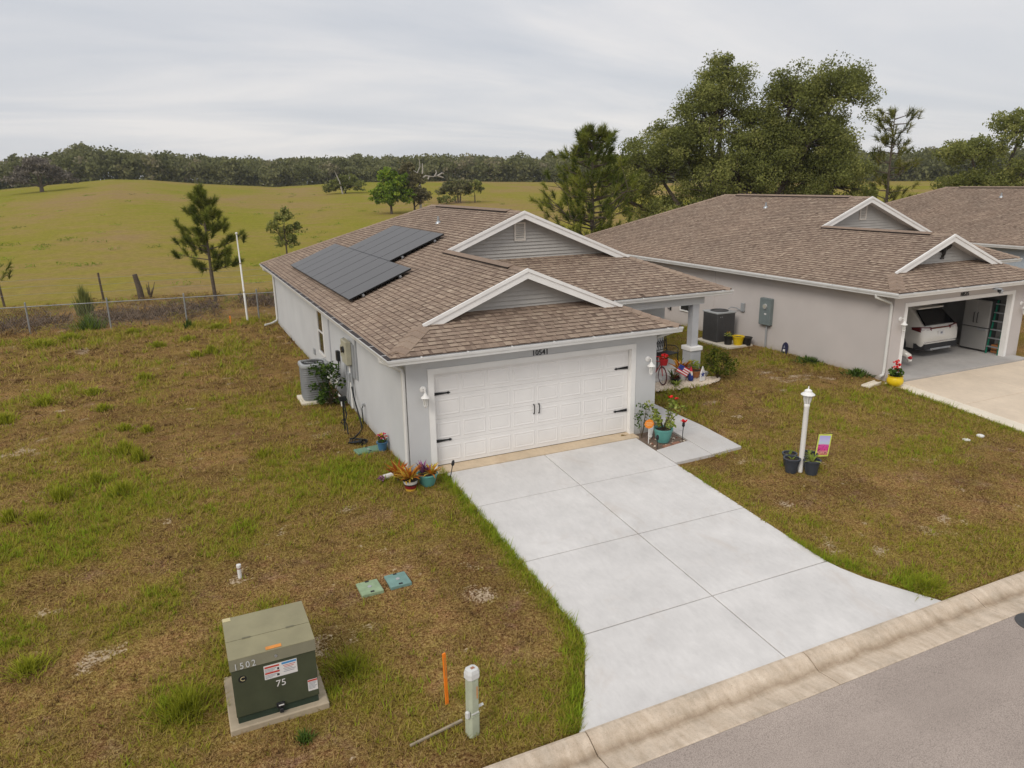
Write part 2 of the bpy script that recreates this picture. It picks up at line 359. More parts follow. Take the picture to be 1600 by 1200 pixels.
def bareness(x, y):
    b = np.maximum(sm(.62, .80, fbm(x, y, 1.3, 21))*.58, sm(.66, .82, fbm(x, y, 3.1, 27))*.56)
    for cx, cy, r in ((-4.9, 13.6, .55), (-3.4, 15.6, .5), (-1.7, 4.6, .5), (-1.75, 3.6, .45), (-1.9, -.1, .4), (-1.6, -.7, .35), (-1.5, 9.2, .5), (12.9, 2.1, .6), (12.2, 2.9, .5), (5.9, -4.3, .4), (6.1, -6.3, .45), (-2.2, -1.0, .3)):
        b = np.maximum(b, (.50+.75*(fbm(x, y, 2.5, 23)-.5))*blob(x, y, cx, cy, r*1.35, r*.6))
    b = b*(1-sm(.5, .8, greenness(x, y)))
    return np.clip(b, 0, 1)
def graded(a, b, fine, lo, hi, grow=1.13):
    m = list(np.arange(a, b+1e-6, fine)); s = fine; v = m[-1]
    while v < hi: s *= grow; v += s; m.append(v)
    s = fine; v = m[0]
    while v > lo: s *= grow; v -= s; m.insert(0, v)
    return np.array(m)
xs = graded(-11, 15, .14, -420, 620); ys = graded(-7.9, 9, .14, -7.9, 700, 1.045)
ys = np.concatenate([[-60, -8.0, -7.91], ys[1:]])
X, Y = np.meshgrid(xs, ys); Z = terrain(X, Y); Z = Z+np.where((Y > -7.8) & (Y < 23), (fbm(X, Y, 1.6, 31)-.5)*.05-.004, 0)
Z[Y < -7.905] = -1.3
# keep the soil below the paving
pav = ((X > xleft(Y)-.0) & (X < xright(Y)+.0) & (Y < -.1)) | ((X > 5.0) & (X < 7.1) & (Y > -1.9) & (Y < 4)) | ((X > 14.35) & (X < 21) & (Y < 1))
Z[pav] -= .05
Z[(X > -.5) & (X < 10.5) & (Y > .3) & (Y < 20)] -= .1
ny, nx = X.shape; V = np.stack([X, Y, Z], -1).reshape(-1, 3); I = np.arange(nx*ny).reshape(ny, nx)
F = np.stack([I[:-1, :-1], I[:-1, 1:], I[1:, 1:], I[1:, :-1]], -1).reshape(-1, 4)
ground = soup('ground', V, F, np.zeros(len(F)), 'lawn'); tag(ground, 'patchy brown and green lawn running back into a rolling pasture', kind='structure')
x_, y_ = V[:, 0], V[:, 1]
for nm, val in (('green', greenness(x_, y_)), ('bare', bareness(x_, y_)), ('field', sm(27.5, 32.5, y_+(fbm(x_, y_, .4, 3)-.5)*4))):
    a = ground.data.attributes.new(nm, 'FLOAT', 'POINT'); a.data.foreach_set('value', val.astype(np.float32))
ground.data.polygons.foreach_set('use_smooth', [True]*len(F))

# ------------------------------------------------------------------ road, kerb, driveways
b = MB()
rx = np.linspace(-40, 70, 56); ry = np.linspace(-8.555, -30, 24)
def rz(x, y): return -.685+.03*math.sin(min(1, (-8.55-y)/6)*1.57)
b.faces([(x, y, rz(x, y)) for y in ry for x in rx], [(j*56+i, j*56+56+i, j*56+57+i, j*56+i+1) for j in range(23) for i in range(55)])
road = b.build('road', 'asphalt', smooth=True); tag(road, 'light grey worn asphalt street at the lower right', kind='structure')
kerb = bpy.data.objects.new('kerb', None); C.objects.link(kerb); kerb.location = (0, -8.2, -.7); tag(kerb, 'tan concrete rolled kerb and gutter along the street', kind='structure')
kp = [(.35, -.35), (.345, .094), (.30, .104), (.22, .090), (.11, .034), (.045, -.004), (.01, -.016), (-.04, -.012), (-.335, .026), (-.35, .016), (-.35, -.35)]
x0 = -.85-3.63*4
for i in range(14):
    a0, a1 = x0+i*3.63+.007, x0+(i+1)*3.63-.007; b = MB(); n = len(kp); k = 8
    vs = []
    for j in range(k+1):
        xx = a0+(a1-a0)*j/k
        for q, (yy, zz) in enumerate(kp):
            vs.append((xx, yy, zz+(RNG.uniform(-.003, .003) if 0 < q < n-1 else 0)))
    fs = [(j*n+q, j*n+q+1, (j+1)*n+q+1, (j+1)*n+q) for j in range(k) for q in range(n-1)]
    fs += [tuple(reversed(range(n))), tuple(range(k*n, k*n+n))]
    b.faces(vs, fs).build('kerb_segment', 'curb', kerb)
b = MB(); b.box(-16, 34, -.36, .33, -.5, -.035); b.build('kerb_joint_bed', 'joint_dark', kerb)

def dz(y): return -.08+.071*y
def slab(parent, pts, m, h=.12, top=.0, name='slab', org=(0, 0, 0)):
    # pts: plan polygon; slightly eased top edges
    c = Vector((sum(p[0] for p in pts)/len(pts), sum(p[1] for p in pts)/len(pts)))
    ins = []
    for p in pts:
        d = c-Vector(p); ins.append(Vector(p)+d.normalized()*.014)
    T = [(p[0], p[1], dz(min(0, p[1]))+top-.008) for p in pts]; U = [(p[0], p[1], dz(min(0, p[1]))+top) for p in ins]; L = [(p[0], p[1], dz(min(0, p[1]))-h) for p in pts]
    n = len(pts); b = MB(); sh = Vector(org); vs = [tuple(Vector(q)-sh) for q in L+T+U]
    fs = [tuple(reversed(range(n))), tuple(range(2*n, 3*n))]
    for r in range(2): fs += [(r*n+i, r*n+(i+1) % n, r*n+n+(i+1) % n, r*n+n+i) for i in range(n)]
    return b.faces(vs, fs).build(name, m, parent)
drive = thing('driveway', 'pale concrete driveway with cut joints in front of the closed garage', None); tag(drive, kind='structure')
xl, xc, xr = .086, 2.517, 5.045; J = [-.27, -1.93, -4.09, -6.203, -7.845]; g = .010
for i in range(3):
    for a0, a1 in ((xl, xc-g), (xc+g, xr)):
        slab(drive, [(a0, J[i+1]+g), (a1, J[i+1]+g), (a1, J[i]-g), (a0, J[i]-g)], 'drive_white')
slab(drive, [(-.92, J[4]), (xc-g, J[4]), (xc-g, J[3]-g), (xl, J[3]-g), (-.05, -6.5), (-.45, -7.2)], 'drive_white')
slab(drive, [(xc+g, J[4]), (5.86, J[4]), (5.55, -7.35), (5.25, -6.85), (5.1, -6.45), (xr, J[3]-g), (xc+g, J[3]-g)], 'drive_white')
b = MB(); b.faces([(xl, -.3, dz(-.3)-.03), (xr, -.3, dz(-.3)-.03), (xr, -7.8, dz(-7.8)-.03), (xl, -7.8, dz(-7.8)-.03)], [(3, 2, 1, 0)]); b.build('joint_bed', 'joint_dark', drive)
slab(drive, [(-.12, J[0]+.004), (5.14, J[0]+.004), (5.14, .13), (-.12, .13)], 'threshold_tan', top=.012, name='threshold')
walk = thing('front_walk', 'pale concrete walk leading from the driveway to the porch', None); tag(walk, kind='structure')
for p in ([(5.06, -1.84), (6.11, -1.80), (6.11, -.93), (5.06, -1.10)], [(6.125, -1.80), (7.07, -1.72), (7.05, -.35), (6.125, -.35)],
          [(6.125, -.335), (7.05, -.335), (7.03, 1.5), (6.125, 1.5)], [(6.125, 1.515), (7.03, 1.515), (7.02, 3.4), (6.125, 3.4)]):
    slab(walk, p, 'walk_white', top=.015)
slab(walk, [(5.80, 3.415), (10.55, 3.75), (10.55, 6.38), (5.80, 6.38)], 'walk_white', top=.06, name='porch_slab')
ND = Vector((15.4, .6, .05))
nd = thing('driveway', 'tan painted concrete driveway with cream border before the open garage', None); tag(nd, kind='structure')
for y0_, y1_ in ((.08, -1.95), (-1.965, -4.2), (-4.215, -6.3), (-6.315, -7.84)):
    for a0, a1 in ((14.86, 17.7), (17.715, 20.9)):
        slab(nd, [(a0, y1_), (a1, y1_), (a1, y0_), (a0, y0_)], 'drive_tan', top=.03)
for y0_, y1_ in ((.3, -1.9), (-1.91, -4.1), (-4.11, -6.3), (-6.31, -7.84)):
    slab(nd, [(14.36, y1_), (14.852, y1_), (14.852, y0_), (14.36, y0_)], 'border_cream', top=.028, name='border_slab')
# manhole patch on the street
b = MB(); b.lathe([(.30, 0), (.30, .006), (.27, .010), (.0, .010)], n=28, cap=False)
for k in range(5): b.box(-.2+k*.08, -.17+k*.08, -.16, .16, .009, .013)
o = b.build('manhole_cover', 'ac_dark', loc=(6.62, -8.86, -.682)); tag(o, 'dark round utility cover set in the asphalt at the right edge', 'manhole cover')

# ------------------------------------------------------------------ houses
S = .41; xL, xG, xR, yF, yM, yB, z0 = -1.0, 6.1, 11.15, -.4, 3.65, 20.5, 2.62
xc1, xc2 = 2.55, 5.075; yr1, yg1, yr2, yg2 = .6, .95, 5.95, 6.3
zp = lambda d: z0+S*d
def clip(poly, a, b, c):   # keep a*x+b*y<=c
    out = []
    for i in range(len(poly)):
        p, q = poly[i], poly[(i+1) % len(poly)]; fp, fq = a*p[0]+b*p[1]-c, a*q[0]+b*q[1]-c
        if fp <= 0: out.append(p)
        if (fp < 0 < fq) or (fq < 0 < fp): k = fp/(fp-fq); out.append((p[0]+(q[0]-p[0])*k, p[1]+(q[1]-p[1])*k))
    return out
def tabs(bands, rng, mp, start=-.03):
    # bands: (d0,d1, lo0,lo1, hi0,hi1): range along the eave at d0 and d1
    ex = .132; res = []; dmax = bands[-1][1]; amin = min(min(q[2:4]) for q in bands); amax = max(max(q[4:6]) for q in bands)
    for i in range(int(dmax/ex)+1):
        c0, c1 = i*ex+(start if i == 0 else 0), min((i+1)*ex, dmax)
        if c1 <= c0: continue
        a = amin-.1-rng.random()*.3; thick = rng.random() < .5
        while a < amax+.1:
            thick = not thick if rng.random() < .85 else thick
            w = rng.uniform(.09, .22) if thick else rng.uniform(.06, .15); t_ = rng.uniform(.022, .027) if thick else rng.uniform(.013, .016)
            tone = min(1, max(0, rng.gauss(.64, .12) if thick else rng.gauss(.42, .12)))
            for d0, d1, l0, l1, h0, h1 in bands:
                if c1 <= d0 or (c0 >= d1): continue
                p = [(a, max(c0, d0) if i else c0), (a+w-.002, max(c0, d0) if i else c0), (a+w-.002, min(c1, d1)), (a, min(c1, d1))]
                k = (l1-l0)/(d1-d0); p = clip(p, -1, k, -(l0-k*d0)) if p else p      # a >= l0+k(d-d0)
                k = (h1-h0)/(d1-d0); p = clip(p, 1, -k, h0-k*d0) if p else p
                if len(p) < 3: continue
                ar = abs(sum(p[j][0]*p[(j+1) % len(p)][1]-p[(j+1) % len(p)][0]*p[j][1] for j in range(len(p))))/2
                if ar < 2e-4: continue
                hh = lambda d: .003+(t_-.003)*max(0, (c1-d))/(ex)
                top = [mp(q[0], q[1], hh(q[1])) for q in p]; bot = [mp(q[0], q[1], -.004) for q in p]
                res.append((top, bot, tone))
            a += w
    return res
_rr = random.Random(3)
mapL = lambda a, d, h: (xL+d, a, zp(d)+h); mapF1 = lambda a, d, h: (a, yF+d, zp(d)+h); mapF2 = lambda a, d, h: (a, yM+d, zp(d)+h)
TABS = tabs([(0, yr1-yF, yF, yr1, yB, yB-1.0), (yr1-yF, xc1-xL, yr1, yr1, yB-1.0, yB-3.55), (xc1-xL, xc2-xL, yr2, yr2, yB-3.55, yB-6.075)], _rr, mapL, .05)
TABS += tabs([(0, yg1-yF+.03, xL, xL+1.38, xG, xG-1.38)], _rr, mapF1)
TABS += tabs([(0, yg2-yM+.03, xG, xG-2.68, xR, xR-2.68)], _rr, mapF2)
TABS.sort(key=lambda q: (Vector(q[0][0])-CAM).length)
def tabmesh(lst, name):
    b = MB()
    for top, bot, tone in lst:
        n = len(top); b.ct = tone; b.poly(top); b.ct = .06; b.faces(top+bot, [(i, i+n, (i+1) % n+n, (i+1) % n) for i in range(n)])  # tab sides in dark asphalt colour, which also paints in each course's shadow line
    return b.mesh(name, 'shingle')
def hipcaps(P0, P1, sa, sb, parent, w=.15):
    P0, P1 = Vector(P0), Vector(P1); L = (P1-P0).length; n = max(1, int(L/.22))
    for i in range(n):
        A = P0.lerp(P1, i/n); B = P0.lerp(P1, min(1, (i+1.12)/n)); va = Vector(sa)*w; vb = Vector(sb)*w
        ha, hb = Vector((0, 0, .034)), Vector((0, 0, .020)); b = MB(); b.ct = _rr.uniform(.45, .66)
        tp = [A+ha*1.15, A+va+ha, B+va+hb, B+hb*1.15, B+vb+hb, A+vb+ha]; bt = [q-Vector((0, 0, .03)) for q in tp]
        b.faces([tuple(q) for q in tp+bt], [(0, 3, 2, 1), (0, 5, 4, 3), (0, 1, 7, 6), (5, 0, 6, 11), (1, 2, 8, 7), (4, 5, 11, 10)])
        b.build('hip_cap', 'shingle', parent)
def gutter(parent, path, outs, guard=False, m='gutter_white'):
    prof = [(.0, -.005), (.0, -.125), (.075, -.125), (.085, -.085), (.105, -.055), (.118, -.012), (.118, 0), (.106, 0), (.106, -.012), (.095, -.05), (.07, -.115), (.01, -.115)]
    vs = []; n = len(prof)
    for p, o in zip(path, outs):
        for q, z in prof: vs.append((p[0]+o[0]*q, p[1]+o[1]*q, p[2]+z))
    fs = [(j*n+i, j*n+(i+1) % n, (j+1)*n+(i+1) % n, (j+1)*n+i) for j in range(len(path)-1) for i in range(n-1)]
    fs += [(0, 1, 2, 3, 4, 5, 6), tuple((len(path)-1)*n+i for i in (6, 5, 4, 3, 2, 1, 0))]
    gt = MB().faces(vs, fs).build('gutter', m, parent)
    if guard:
        P, Q, o = Vector(path[0]), Vector(path[1]), Vector((*outs[0], 0)); o2 = Vector((*outs[1], 0))
        b = MB(); z = Vector((0, 0, .003)); i_ = Vector((.045, 0, 0)); b.poly([P+z+i_, P+o*.104+z, Q+o2*.104+z, Q+z+i_]); b2_ = MB(); z2 = Vector((0, 0, .004)); j_ = Vector((.066, 0, .012)); b2_.poly([P+z2+i_, Q+z2+i_, Q+z2+j_, P+z2+j_]); b2_.build('drip_edge', m, gt); b.build('gutter_guard', 'guard_mesh', gt)
    for j in range(len(path)-1):
        P, Q = Vector(path[j]), Vector(path[j+1]); L = (Q-P).length; k = int(L/.95); o = Vector((*outs[j], 0)).normalized() if j or True else None
        d = (Q-P).normalized(); o = Vector((d.y, -d.x, 0)); o = o if o.dot(Vector((*outs[j], 0))) > 0 else -o
        for i in range(k):
            A = P+d*(L*(i+.6)/k); b = MB(); c = [A-d*.012, A+d*.012, A+d*.012+o*.116, A-d*.012+o*.116]
            b.hexa([q+Vector((0, 0, -.006)) for q in c], [q+Vector((0, 0, .006)) for q in c]); b.build('gutter_clip', m, gt)
    return gt
def downspout(parent, pts, m='downspout_white', r=.045, name='downspout'):
    b = MB(); b.path(pts, r, 8); return b.build(name, m, parent, smooth=True)
def textmesh(txt, size, ext, m, name, parent, loc, rot, align='CENTER', sx=1):
    cu = bpy.data.curves.new('txt', 'FONT'); cu.body = txt; cu.size = size; cu.extrude = ext; cu.align_x = align; cu.align_y = 'CENTER'; cu.resolution_u = 3
    ob = bpy.data.objects.new('txt', cu); C.objects.link(ob); bpy.context.view_layer.update()
    me = bpy.data.meshes.new_from_object(ob.evaluated_get(bpy.context.evaluated_depsgraph_get())); bpy.data.objects.remove(ob); bpy.data.curves.remove(cu)
    me.materials.clear(); me.materials.append(MAT[m]); o = link(name, me, parent, loc, rot); o.scale = (sx, 1, 1); return o
FRONT = (math.pi/2, 0, 0)     # text that reads from the street
CACHE = {}
def gable(parent, y, yr, xa, xb, za, zb, xc, zc, zbase, label, vent=True):
    """Dutch gable: siding boards on the wall at y, white rake boards at yr."""
    gp = bpy.data.objects.new('gable', None); C.objects.link(gp); gp.parent = parent; gp.location = (xc, y, zbase)
    o = Vector((xc, y, zbase))
    # backing wall
    k1 = (zc-za)/(xc-xa); k2 = (zc-zb)/(xb-xc)
    b = MB(); b.prism([(xa-o.x, .03, zbase-.4-o.z), (xb-o.x, .03, zbase-.4-o.z), (xb-o.x, .03, zb-.03-o.z), (0, .03, zc-.03-o.z), (xa-o.x, .03, za-.03-o.z)], (0, .05, 0)); b.build('wall', 'siding', gp)
    zz = zbase-.35; st = .105
    while zz < zc-.05:
        l0, r0 = max(xa, xc-(zc-zz)/k1), min(xb, xc+(zc-zz)/k2); l1, r1 = max(xa, xc-(zc-zz-st)/k1), min(xb, xc+(zc-zz-st)/k2)
        if l1 >= xc or r1 <= xc: l1 = r1 = xc
        b = MB(); A = [(l0-o.x, -.030, zz-o.z), (r0-o.x, -.030, zz-o.z), (r1-o.x, .012, zz+st-o.z), (l1-o.x, .012, zz+st-o.z)]; B = [(p[0], .028, p[2]) for p in A]
        b.faces(A+B, [(0, 1, 2, 3), (1, 0, 4, 5), (2, 1, 5, 6), (0, 3, 7, 4)]); b.build('siding_board', 'siding', gp); zz += st
    # rake boards
    dy = yr-y
    for s, xe, ze in ((-1, xa, za), (1, xb, zb)):
        b = MB(); pts = [(xe-o.x, dy-.03, ze+.015-o.z), (0, dy-.03, zc+.015-o.z), (0, dy-.03, zc-.20-o.z), (xe-o.x, dy-.03, ze-.20-o.z)]
        if s > 0: pts = pts[::-1]
        b.prism(pts, (0, .03, 0)); b.build('rake_board', 'white_trim', gp)
        b = MB(); pts = [(xe-o.x, dy-.055, ze+.034-o.z), (0, dy-.055, zc+.034-o.z), (0, dy-.055, zc-.045-o.z), (xe-o.x, dy-.055, ze-.045-o.z)]
        if s > 0: pts = pts[::-1]
        b.prism(pts, (0, .05, 0)); b.build('rake_moulding', 'white_trim', gp)
        b = MB(); pts = [(xe-o.x, dy, ze-.15-o.z), (0, dy, zc-.15-o.z), (0, dy, zc-.17-o.z), (xe-o.x, dy, ze-.17-o.z)]
        if s > 0: pts = pts[::-1]
        b.prism(pts, (0, -dy, 0)); b.build('rake_soffit', 'soffit', gp)
    if vent:
        w, h, zv = .19, .28, zc-o.z-.60
        b = MB(); b.box(-w, -w+.05, -.045, .02, zv-h, zv+h); b.box(w-.05, w, -.045, .02, zv-h, zv+h); b.box(-w+.05, w-.05, -.045, .02, zv+h-.05, zv+h); b.box(-w+.05, w-.05, -.045, .02, zv-h, zv-h+.05)
        b.build('vent_frame', 'vent_cream', gp)
        for k in range(7):
            z = zv-h+.06+k*.064; b = MB(); b.hexa([(-w+.051, -.04, z), (w-.051, -.04, z), (w-.051, .012, z+.035), (-w+.051, .012, z+.035)], [(-w+.051, -.04, z+.012), (w-.051, -.04, z+.012), (w-.051, .012, z+.047), (-w+.051, .012, z+.047)]); b.build('vent_slat', 'vent_cream', gp)
    return gp
def house(label, loc, wallm, closed, number, detail):
    h = thing('house', label, 'house', loc)
    OP, DT = 5.02, 2.08       # opening width, height
    # walls
    w = MB(); zt = 2.47; zb = -.25
    w.box(-.6, -.13, 0, .2, zb, zt); w.box(5.15, 5.75, 0, .2, zb, zt); w.box(-.13, 5.15, 0, .2, DT+.12, zt)
    w.box(-.6, -.4, .2, 19.9, zb, zt); w.box(5.55, 5.75, .2, 6.4, zb, zt); w.box(5.75, 10.5, 6.4, 6.6, zb, zt); w.box(10.5, 10.7, 6.4, 19.9, zb, zt); w.box(-.6, 10.7, 19.9, 20.1, zb, zt)
    w.build('wall', wallm, h)
    b = MB(); b.box(-.13, 0, -.018, .16, -.1, DT); b.box(OP, OP+.13, -.018, .16, -.1, DT); b.box(-.13, OP+.13, -.018, .16, DT, DT+.12); b.build('garage_door_frame', 'white_trim', h)
    # soffit, fascia
    b = MB(); b.box(xL+.03, -.602, yF+.03, yB-.03, zt-.01, zt+.01); b.box(-.6, xG-.03, yF+.03, -.002, zt-.01, zt+.01); b.box(5.752, xG-.03, 0, 3.7, zt-.01, zt+.01); b.box(5.752, xR-.03, yM+.03, 6.398, zt-.012, zt+.008); b.box(10.702, xR-.03, 6.4, yB-.03, zt-.01, zt+.01); b.box(-.6, xR-.03, 20.102, yB-.03, zt-.012, zt+.008)
    b.build('soffit', 'soffit', h)
    b = MB(); b.box(xL+.005, xL+.028, yF+.005, yB, zt-.02, z0-.015); b.box(xL+.028, xG, yF+.005, yF+.028, zt-.02, z0-.015); b.box(xG-.028, xG-.005, yF+.028, yM+.02, zt-.02, z0-.015); b.box(xG, xR, yM+.005, yM+.028, zt-.02, z0-.015); b.box(xR-.028, xR-.005, yM+.028, yB, zt-.02, z0-.015); b.box(xL+.03, xR-.03, yB-.028, yB-.005, zt-.02, z0-.015)
    b.build('fascia', 'white_trim', h)
    # roof deck and unseen slopes
    rf = MB(); q = lambda x, y, d: (x, y, zp(d)-.006); rf.ct = .5
    rf.poly([q(xL, yF, 0), q(0, yr1, 1), q(xc1, yr1, 3.55), q(xc1, yr2, 3.55), q(xc2, yr2, 6.075), q(xc2, yB-6.075, 6.075), q(xL, yB, 0)][::-1])
    rf.poly([q(xL, yF, 0), q(xG, yF, 0), q(xG-1.4, 1.0, 1.4), q(xL+1.4, 1.0, 1.4)])
    rf.poly([q(xG, yM, 0), q(xR, yM, 0), q(xR-2.7, yM+2.7, 2.7), q(xG-2.7, yM+2.7, 2.7)])
    k = lambda x, y, d: (x, y, zp(d)+.012)
    rf.poly([k(xG, yF, 0), k(xG, yM, 0), k(xc1, yM+3.55, 3.55), k(xc1, yr1, 3.55), k(xG-1, yr1, 1)])
    rf.poly([k(xR, yM, 0), k(xR, yB, 0), k(xc2, yB-6.075, 6.075), k(xc2, yr2, 6.075), k(xR-(yr2-yM), yr2, yr2-yM)])
    rf.poly([k(xR, yB, 0), k(xL, yB, 0), k(xc2, yB-6.075, 6.075)])
    roof = rf.build('roof', 'shingle', h)
    if detail:
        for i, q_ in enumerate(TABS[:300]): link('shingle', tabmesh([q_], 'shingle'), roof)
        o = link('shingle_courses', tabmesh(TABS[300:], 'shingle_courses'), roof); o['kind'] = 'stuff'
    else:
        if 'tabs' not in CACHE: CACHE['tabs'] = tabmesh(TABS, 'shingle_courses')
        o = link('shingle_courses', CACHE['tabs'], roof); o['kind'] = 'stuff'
    hipcaps((xL+.16, yF+.16, zp(.16)), (0-.03, yr1-.03, zp(.97)), (-.5, .5, -.5*S), (.5, -.5, -.5*S), roof, .30)
    hipcaps((xG, yF, z0), (xG-.97, yr1-.03, zp(.97)), (.5, .5, -.5*S), (-.5, -.5, -.5*S), roof, .25)
    hipcaps((xR, yM, z0), (xR-2.27, yr2-.03, zp(2.27)), (.5, .5, -.5*S), (-.5, -.5, -.5*S), roof, .25)
    hipcaps((xL, yB, z0), (xc2, yB-6.075, zp(6.075)), (-.5, -.5, -.5*S), (.5, .5, -.5*S), roof, .25)
    for x, z, ya, yb_, nm in ((xc1, zp(3.55), 1.35, 5.85, 1), (xc2, zp(6.075), 6.95, 13.55, 2)):
        b = MB(); w_ = .15
        b.hexa([(x-w_, ya, z-.07), (x+w_, ya, z-.07), (x+w_, yb_, z-.07), (x-w_, yb_, z-.07)], [(x-w_-.01, ya, z-.005), (x+w_+.01, ya, z-.005), (x+w_+.01, yb_, z-.005), (x-w_-.01, yb_, z-.005)])
        rv = b.build('ridge_vent', 'ridge_dark', h)
        b = MB(); b.ct = .42; b.faces([(x-w_-.02, ya-.02, z-.004), (x, ya-.02, z+.055), (x+w_+.02, ya-.02, z-.004), (x-w_-.02, yb_+.02, z-.004), (x, yb_+.02, z+.055), (x+w_+.02, yb_+.02, z-.004)], [(0, 1, 4, 3), (1, 2, 5, 4), (0, 2, 1), (3, 4, 5)]); b.build('ridge_cap', 'shingle', rv)
        for A, B in ((yr1 if nm == 1 else yr2, ya), (yb_, yB-6.0 if nm == 2 else yr2)):
            n = max(1, int((B-A)/.2))
            for i in range(n):
                a0, a1 = A+(B-A)*i/n, A+(B-A)*(i+1)/n; b = MB(); b.ct = _rr.uniform(.4, .65)
                b.faces([(x-.14, a0, z-.045), (x, a0, z+.022), (x+.14, a0, z-.045), (x-.14, a1, z-.038), (x, a1, z+.03), (x+.14, a1, z-.038)], [(0, 1, 4, 3), (1, 2, 5, 4), (3, 4, 5), (0, 2, 1)]); b.build('hip_cap', 'shingle', roof)
    gable(h, yg1, yr1, xL+1.0, xG-1.0, zp(1.0), zp(1.0), xc1, zp(3.55), zp(yg1-yF), '', vent=False)
    gable(h, yg2, yr2, xc1-.02, xR-(yr2-yM), zp(xc1-xL-.02), zp(yr2-yM), xc2, zp(6.075), zp(yg2-yM), '', vent=True)
    # gutters and downspouts
    gutter(h, [(xL, yB, z0-.02), (xL, yF, z0-.02), (xG+.04, yF, z0-.02)], [(-1, 0), (-1, -1), (0, -1)], guard=detail)
    gutter(h, [(xG+.14, yM, z0-.02), (xR+.04, yM, z0-.02)], [(0, -1), (0, -1)])
    downspout(h, [(xL-.05, .32, 2.5), (xL-.05, .32, 2.42), (-.68, .06, 2.24), (-.655, .05, 2.14), (-.655, .05, .12), (-.70, .04, .02), (-.84, .03, -.01)])
    downspout(h, [(xL-.05, 19.6, 2.5), (xL-.05, 19.6, 2.42), (-.68, 19.85, 2.2), (-.655, 19.85, 2.1), (-.655, 19.85, .2), (-.70, 19.85, .08), (-.95, 19.7, 0), (-1.25, 19.55, -.02)])
    downspout(h, [(xG-.1, -.28, 2.46), (5.88, .2, 2.24), (5.81, .3, 2.1), (5.81, .3, .1)])
    # numbers
    textmesh(number, .17, .008, 'black_metal', 'house_number', h, (2.56, -.012, DT+.190), FRONT)
    # plumbing vent
    b = MB(); b.path([(3.9, 10.4, 4.55), (3.9, 10.4, 4.86)], .035, 8); b.lathe([(.11, 4.60), (.09, 4.66), (.045, 4.70), (.045, 4.80)], (3.9, 10.4, 0), 10); b.build('plumbing_vent', 'galv', h, smooth=True)
    # porch beam, column, entry
    b = MB(); b.box(5.752, 10.3, 3.83, 4.05, 2.2, 2.458); b.box(10.06, 10.3, 4.05, 6.398, 2.2, 2.458); b.build('porch_beam', wallm, h)
    col = MB().box(9.89, 10.13, 3.85, 4.09, .86, 2.198).build('porch_column', 'column_grey', h)
    MB().bevbox(9.77, 10.25, 3.73, 4.21, .72, .86, .015).build('cap_stone', 'white_trim', col)
    MB().box(9.81, 10.21, 3.77, 4.17, -.1, .718).build('pedestal', 'column_grey', col)
    b = MB(); b.box(7.6, 8.55, 6.36, 6.397, 0, 2.08); d = b.build('front_door', 'door_white', h)
    for zz, hh in ((.25, .6), (1.05, .8)):
        for xx in (7.72, 8.13): MB().bevbox(xx, xx+.3, 6.345, 6.37, zz, zz+hh, .008).build('door_panel', 'door_white', d)
    MB().lathe([(.03, 6.30), (.03, 6.36)], (8.48, 0, 1.0), 8, axis='y').build('door_knob', 'black_metal', d)
    if closed:
        gd = MB().box(0, OP, .145, .165, -.06, DT).build('garage_door', 'door_white', h)
        for r in range(4):
            za = -.055+r*.534; MB().bevbox(.005, OP-.005, .118, .144, za, za+.531, .004).build('door_section', 'door_white', gd)
            for c in range(8):
                xa = .07+c*.6155; b = MB(); x0_, x1_, y0_, z0_, z1_ = xa, xa+.545, .117, za+.08, za+.45
                # raised panel inside a moulded border
                P = lambda k, dy: [(x0_+k, y0_+dy, z0_+k), (x1_-k, y0_+dy, z0_+k), (x1_-k, y0_+dy, z1_-k), (x0_+k, y0_+dy, z1_-k)]
                vs = P(0, .0)+P(.012, -.006)+P(.03, -.006)+P(.05, -.0005)+P(.075, -.004); fs = []
                for q_ in range(4): fs += [(q_*4+i, q_*4+(i+1) % 4, q_*4+4+(i+1) % 4, q_*4+4+i) for i in range(4)]
                fs.append((16, 17, 18, 19)); b.faces(vs, fs).build('door_panel', 'door_white', gd)
        for zz in (1.60, .52):
            for s, xx in ((1, .02), (-1, OP-.02)):
                b = MB(); y = .098
                pts = [(xx, y, zz-.035), (xx+s*.30, y, zz-.016), (xx+s*.34, y, zz-.030), (xx+s*.39, y, zz), (xx+s*.34, y, zz+.030), (xx+s*.30, y, zz+.016), (xx, y, zz+.035)]
                b.prism(pts if s > 0 else pts[::-1], (0, .008, 0)); b.build('strap_hinge', 'black_metal', gd)
        for xx in (2.44, 2.57):
            b = MB(); b.path([(xx, .11, .80), (xx, .075, .83), (xx, .07, .90), (xx, .075, 1.0), (xx, .11, 1.03)], [.018, .012, .012, .012, .018], 6); b.build('door_handle', 'black_metal', gd)
    else:
        # open garage: room behind the opening and the door rolled up under the ceiling
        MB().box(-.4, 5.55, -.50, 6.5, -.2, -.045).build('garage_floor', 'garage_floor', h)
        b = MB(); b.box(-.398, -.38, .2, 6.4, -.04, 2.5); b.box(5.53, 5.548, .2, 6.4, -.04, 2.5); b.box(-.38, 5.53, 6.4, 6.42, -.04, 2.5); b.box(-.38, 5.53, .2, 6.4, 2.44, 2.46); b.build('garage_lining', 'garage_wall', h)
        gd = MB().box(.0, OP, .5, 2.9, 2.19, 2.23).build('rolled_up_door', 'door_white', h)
        for xx in (.06, OP-.06): MB().box(xx-.02, xx+.02, .2, 3.0, 2.24, 2.28).build('track', 'galv', gd)
    return h
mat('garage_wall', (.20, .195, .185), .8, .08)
h1 = house('grey stucco house with closed white garage door and solar panels', (0, 0, 0), 'stucco_grey', True, '10541', True)
h2 = house('greige stucco house with open garage, right of the solar panel house', tuple(ND), 'stucco_greige', False, '10535', False)
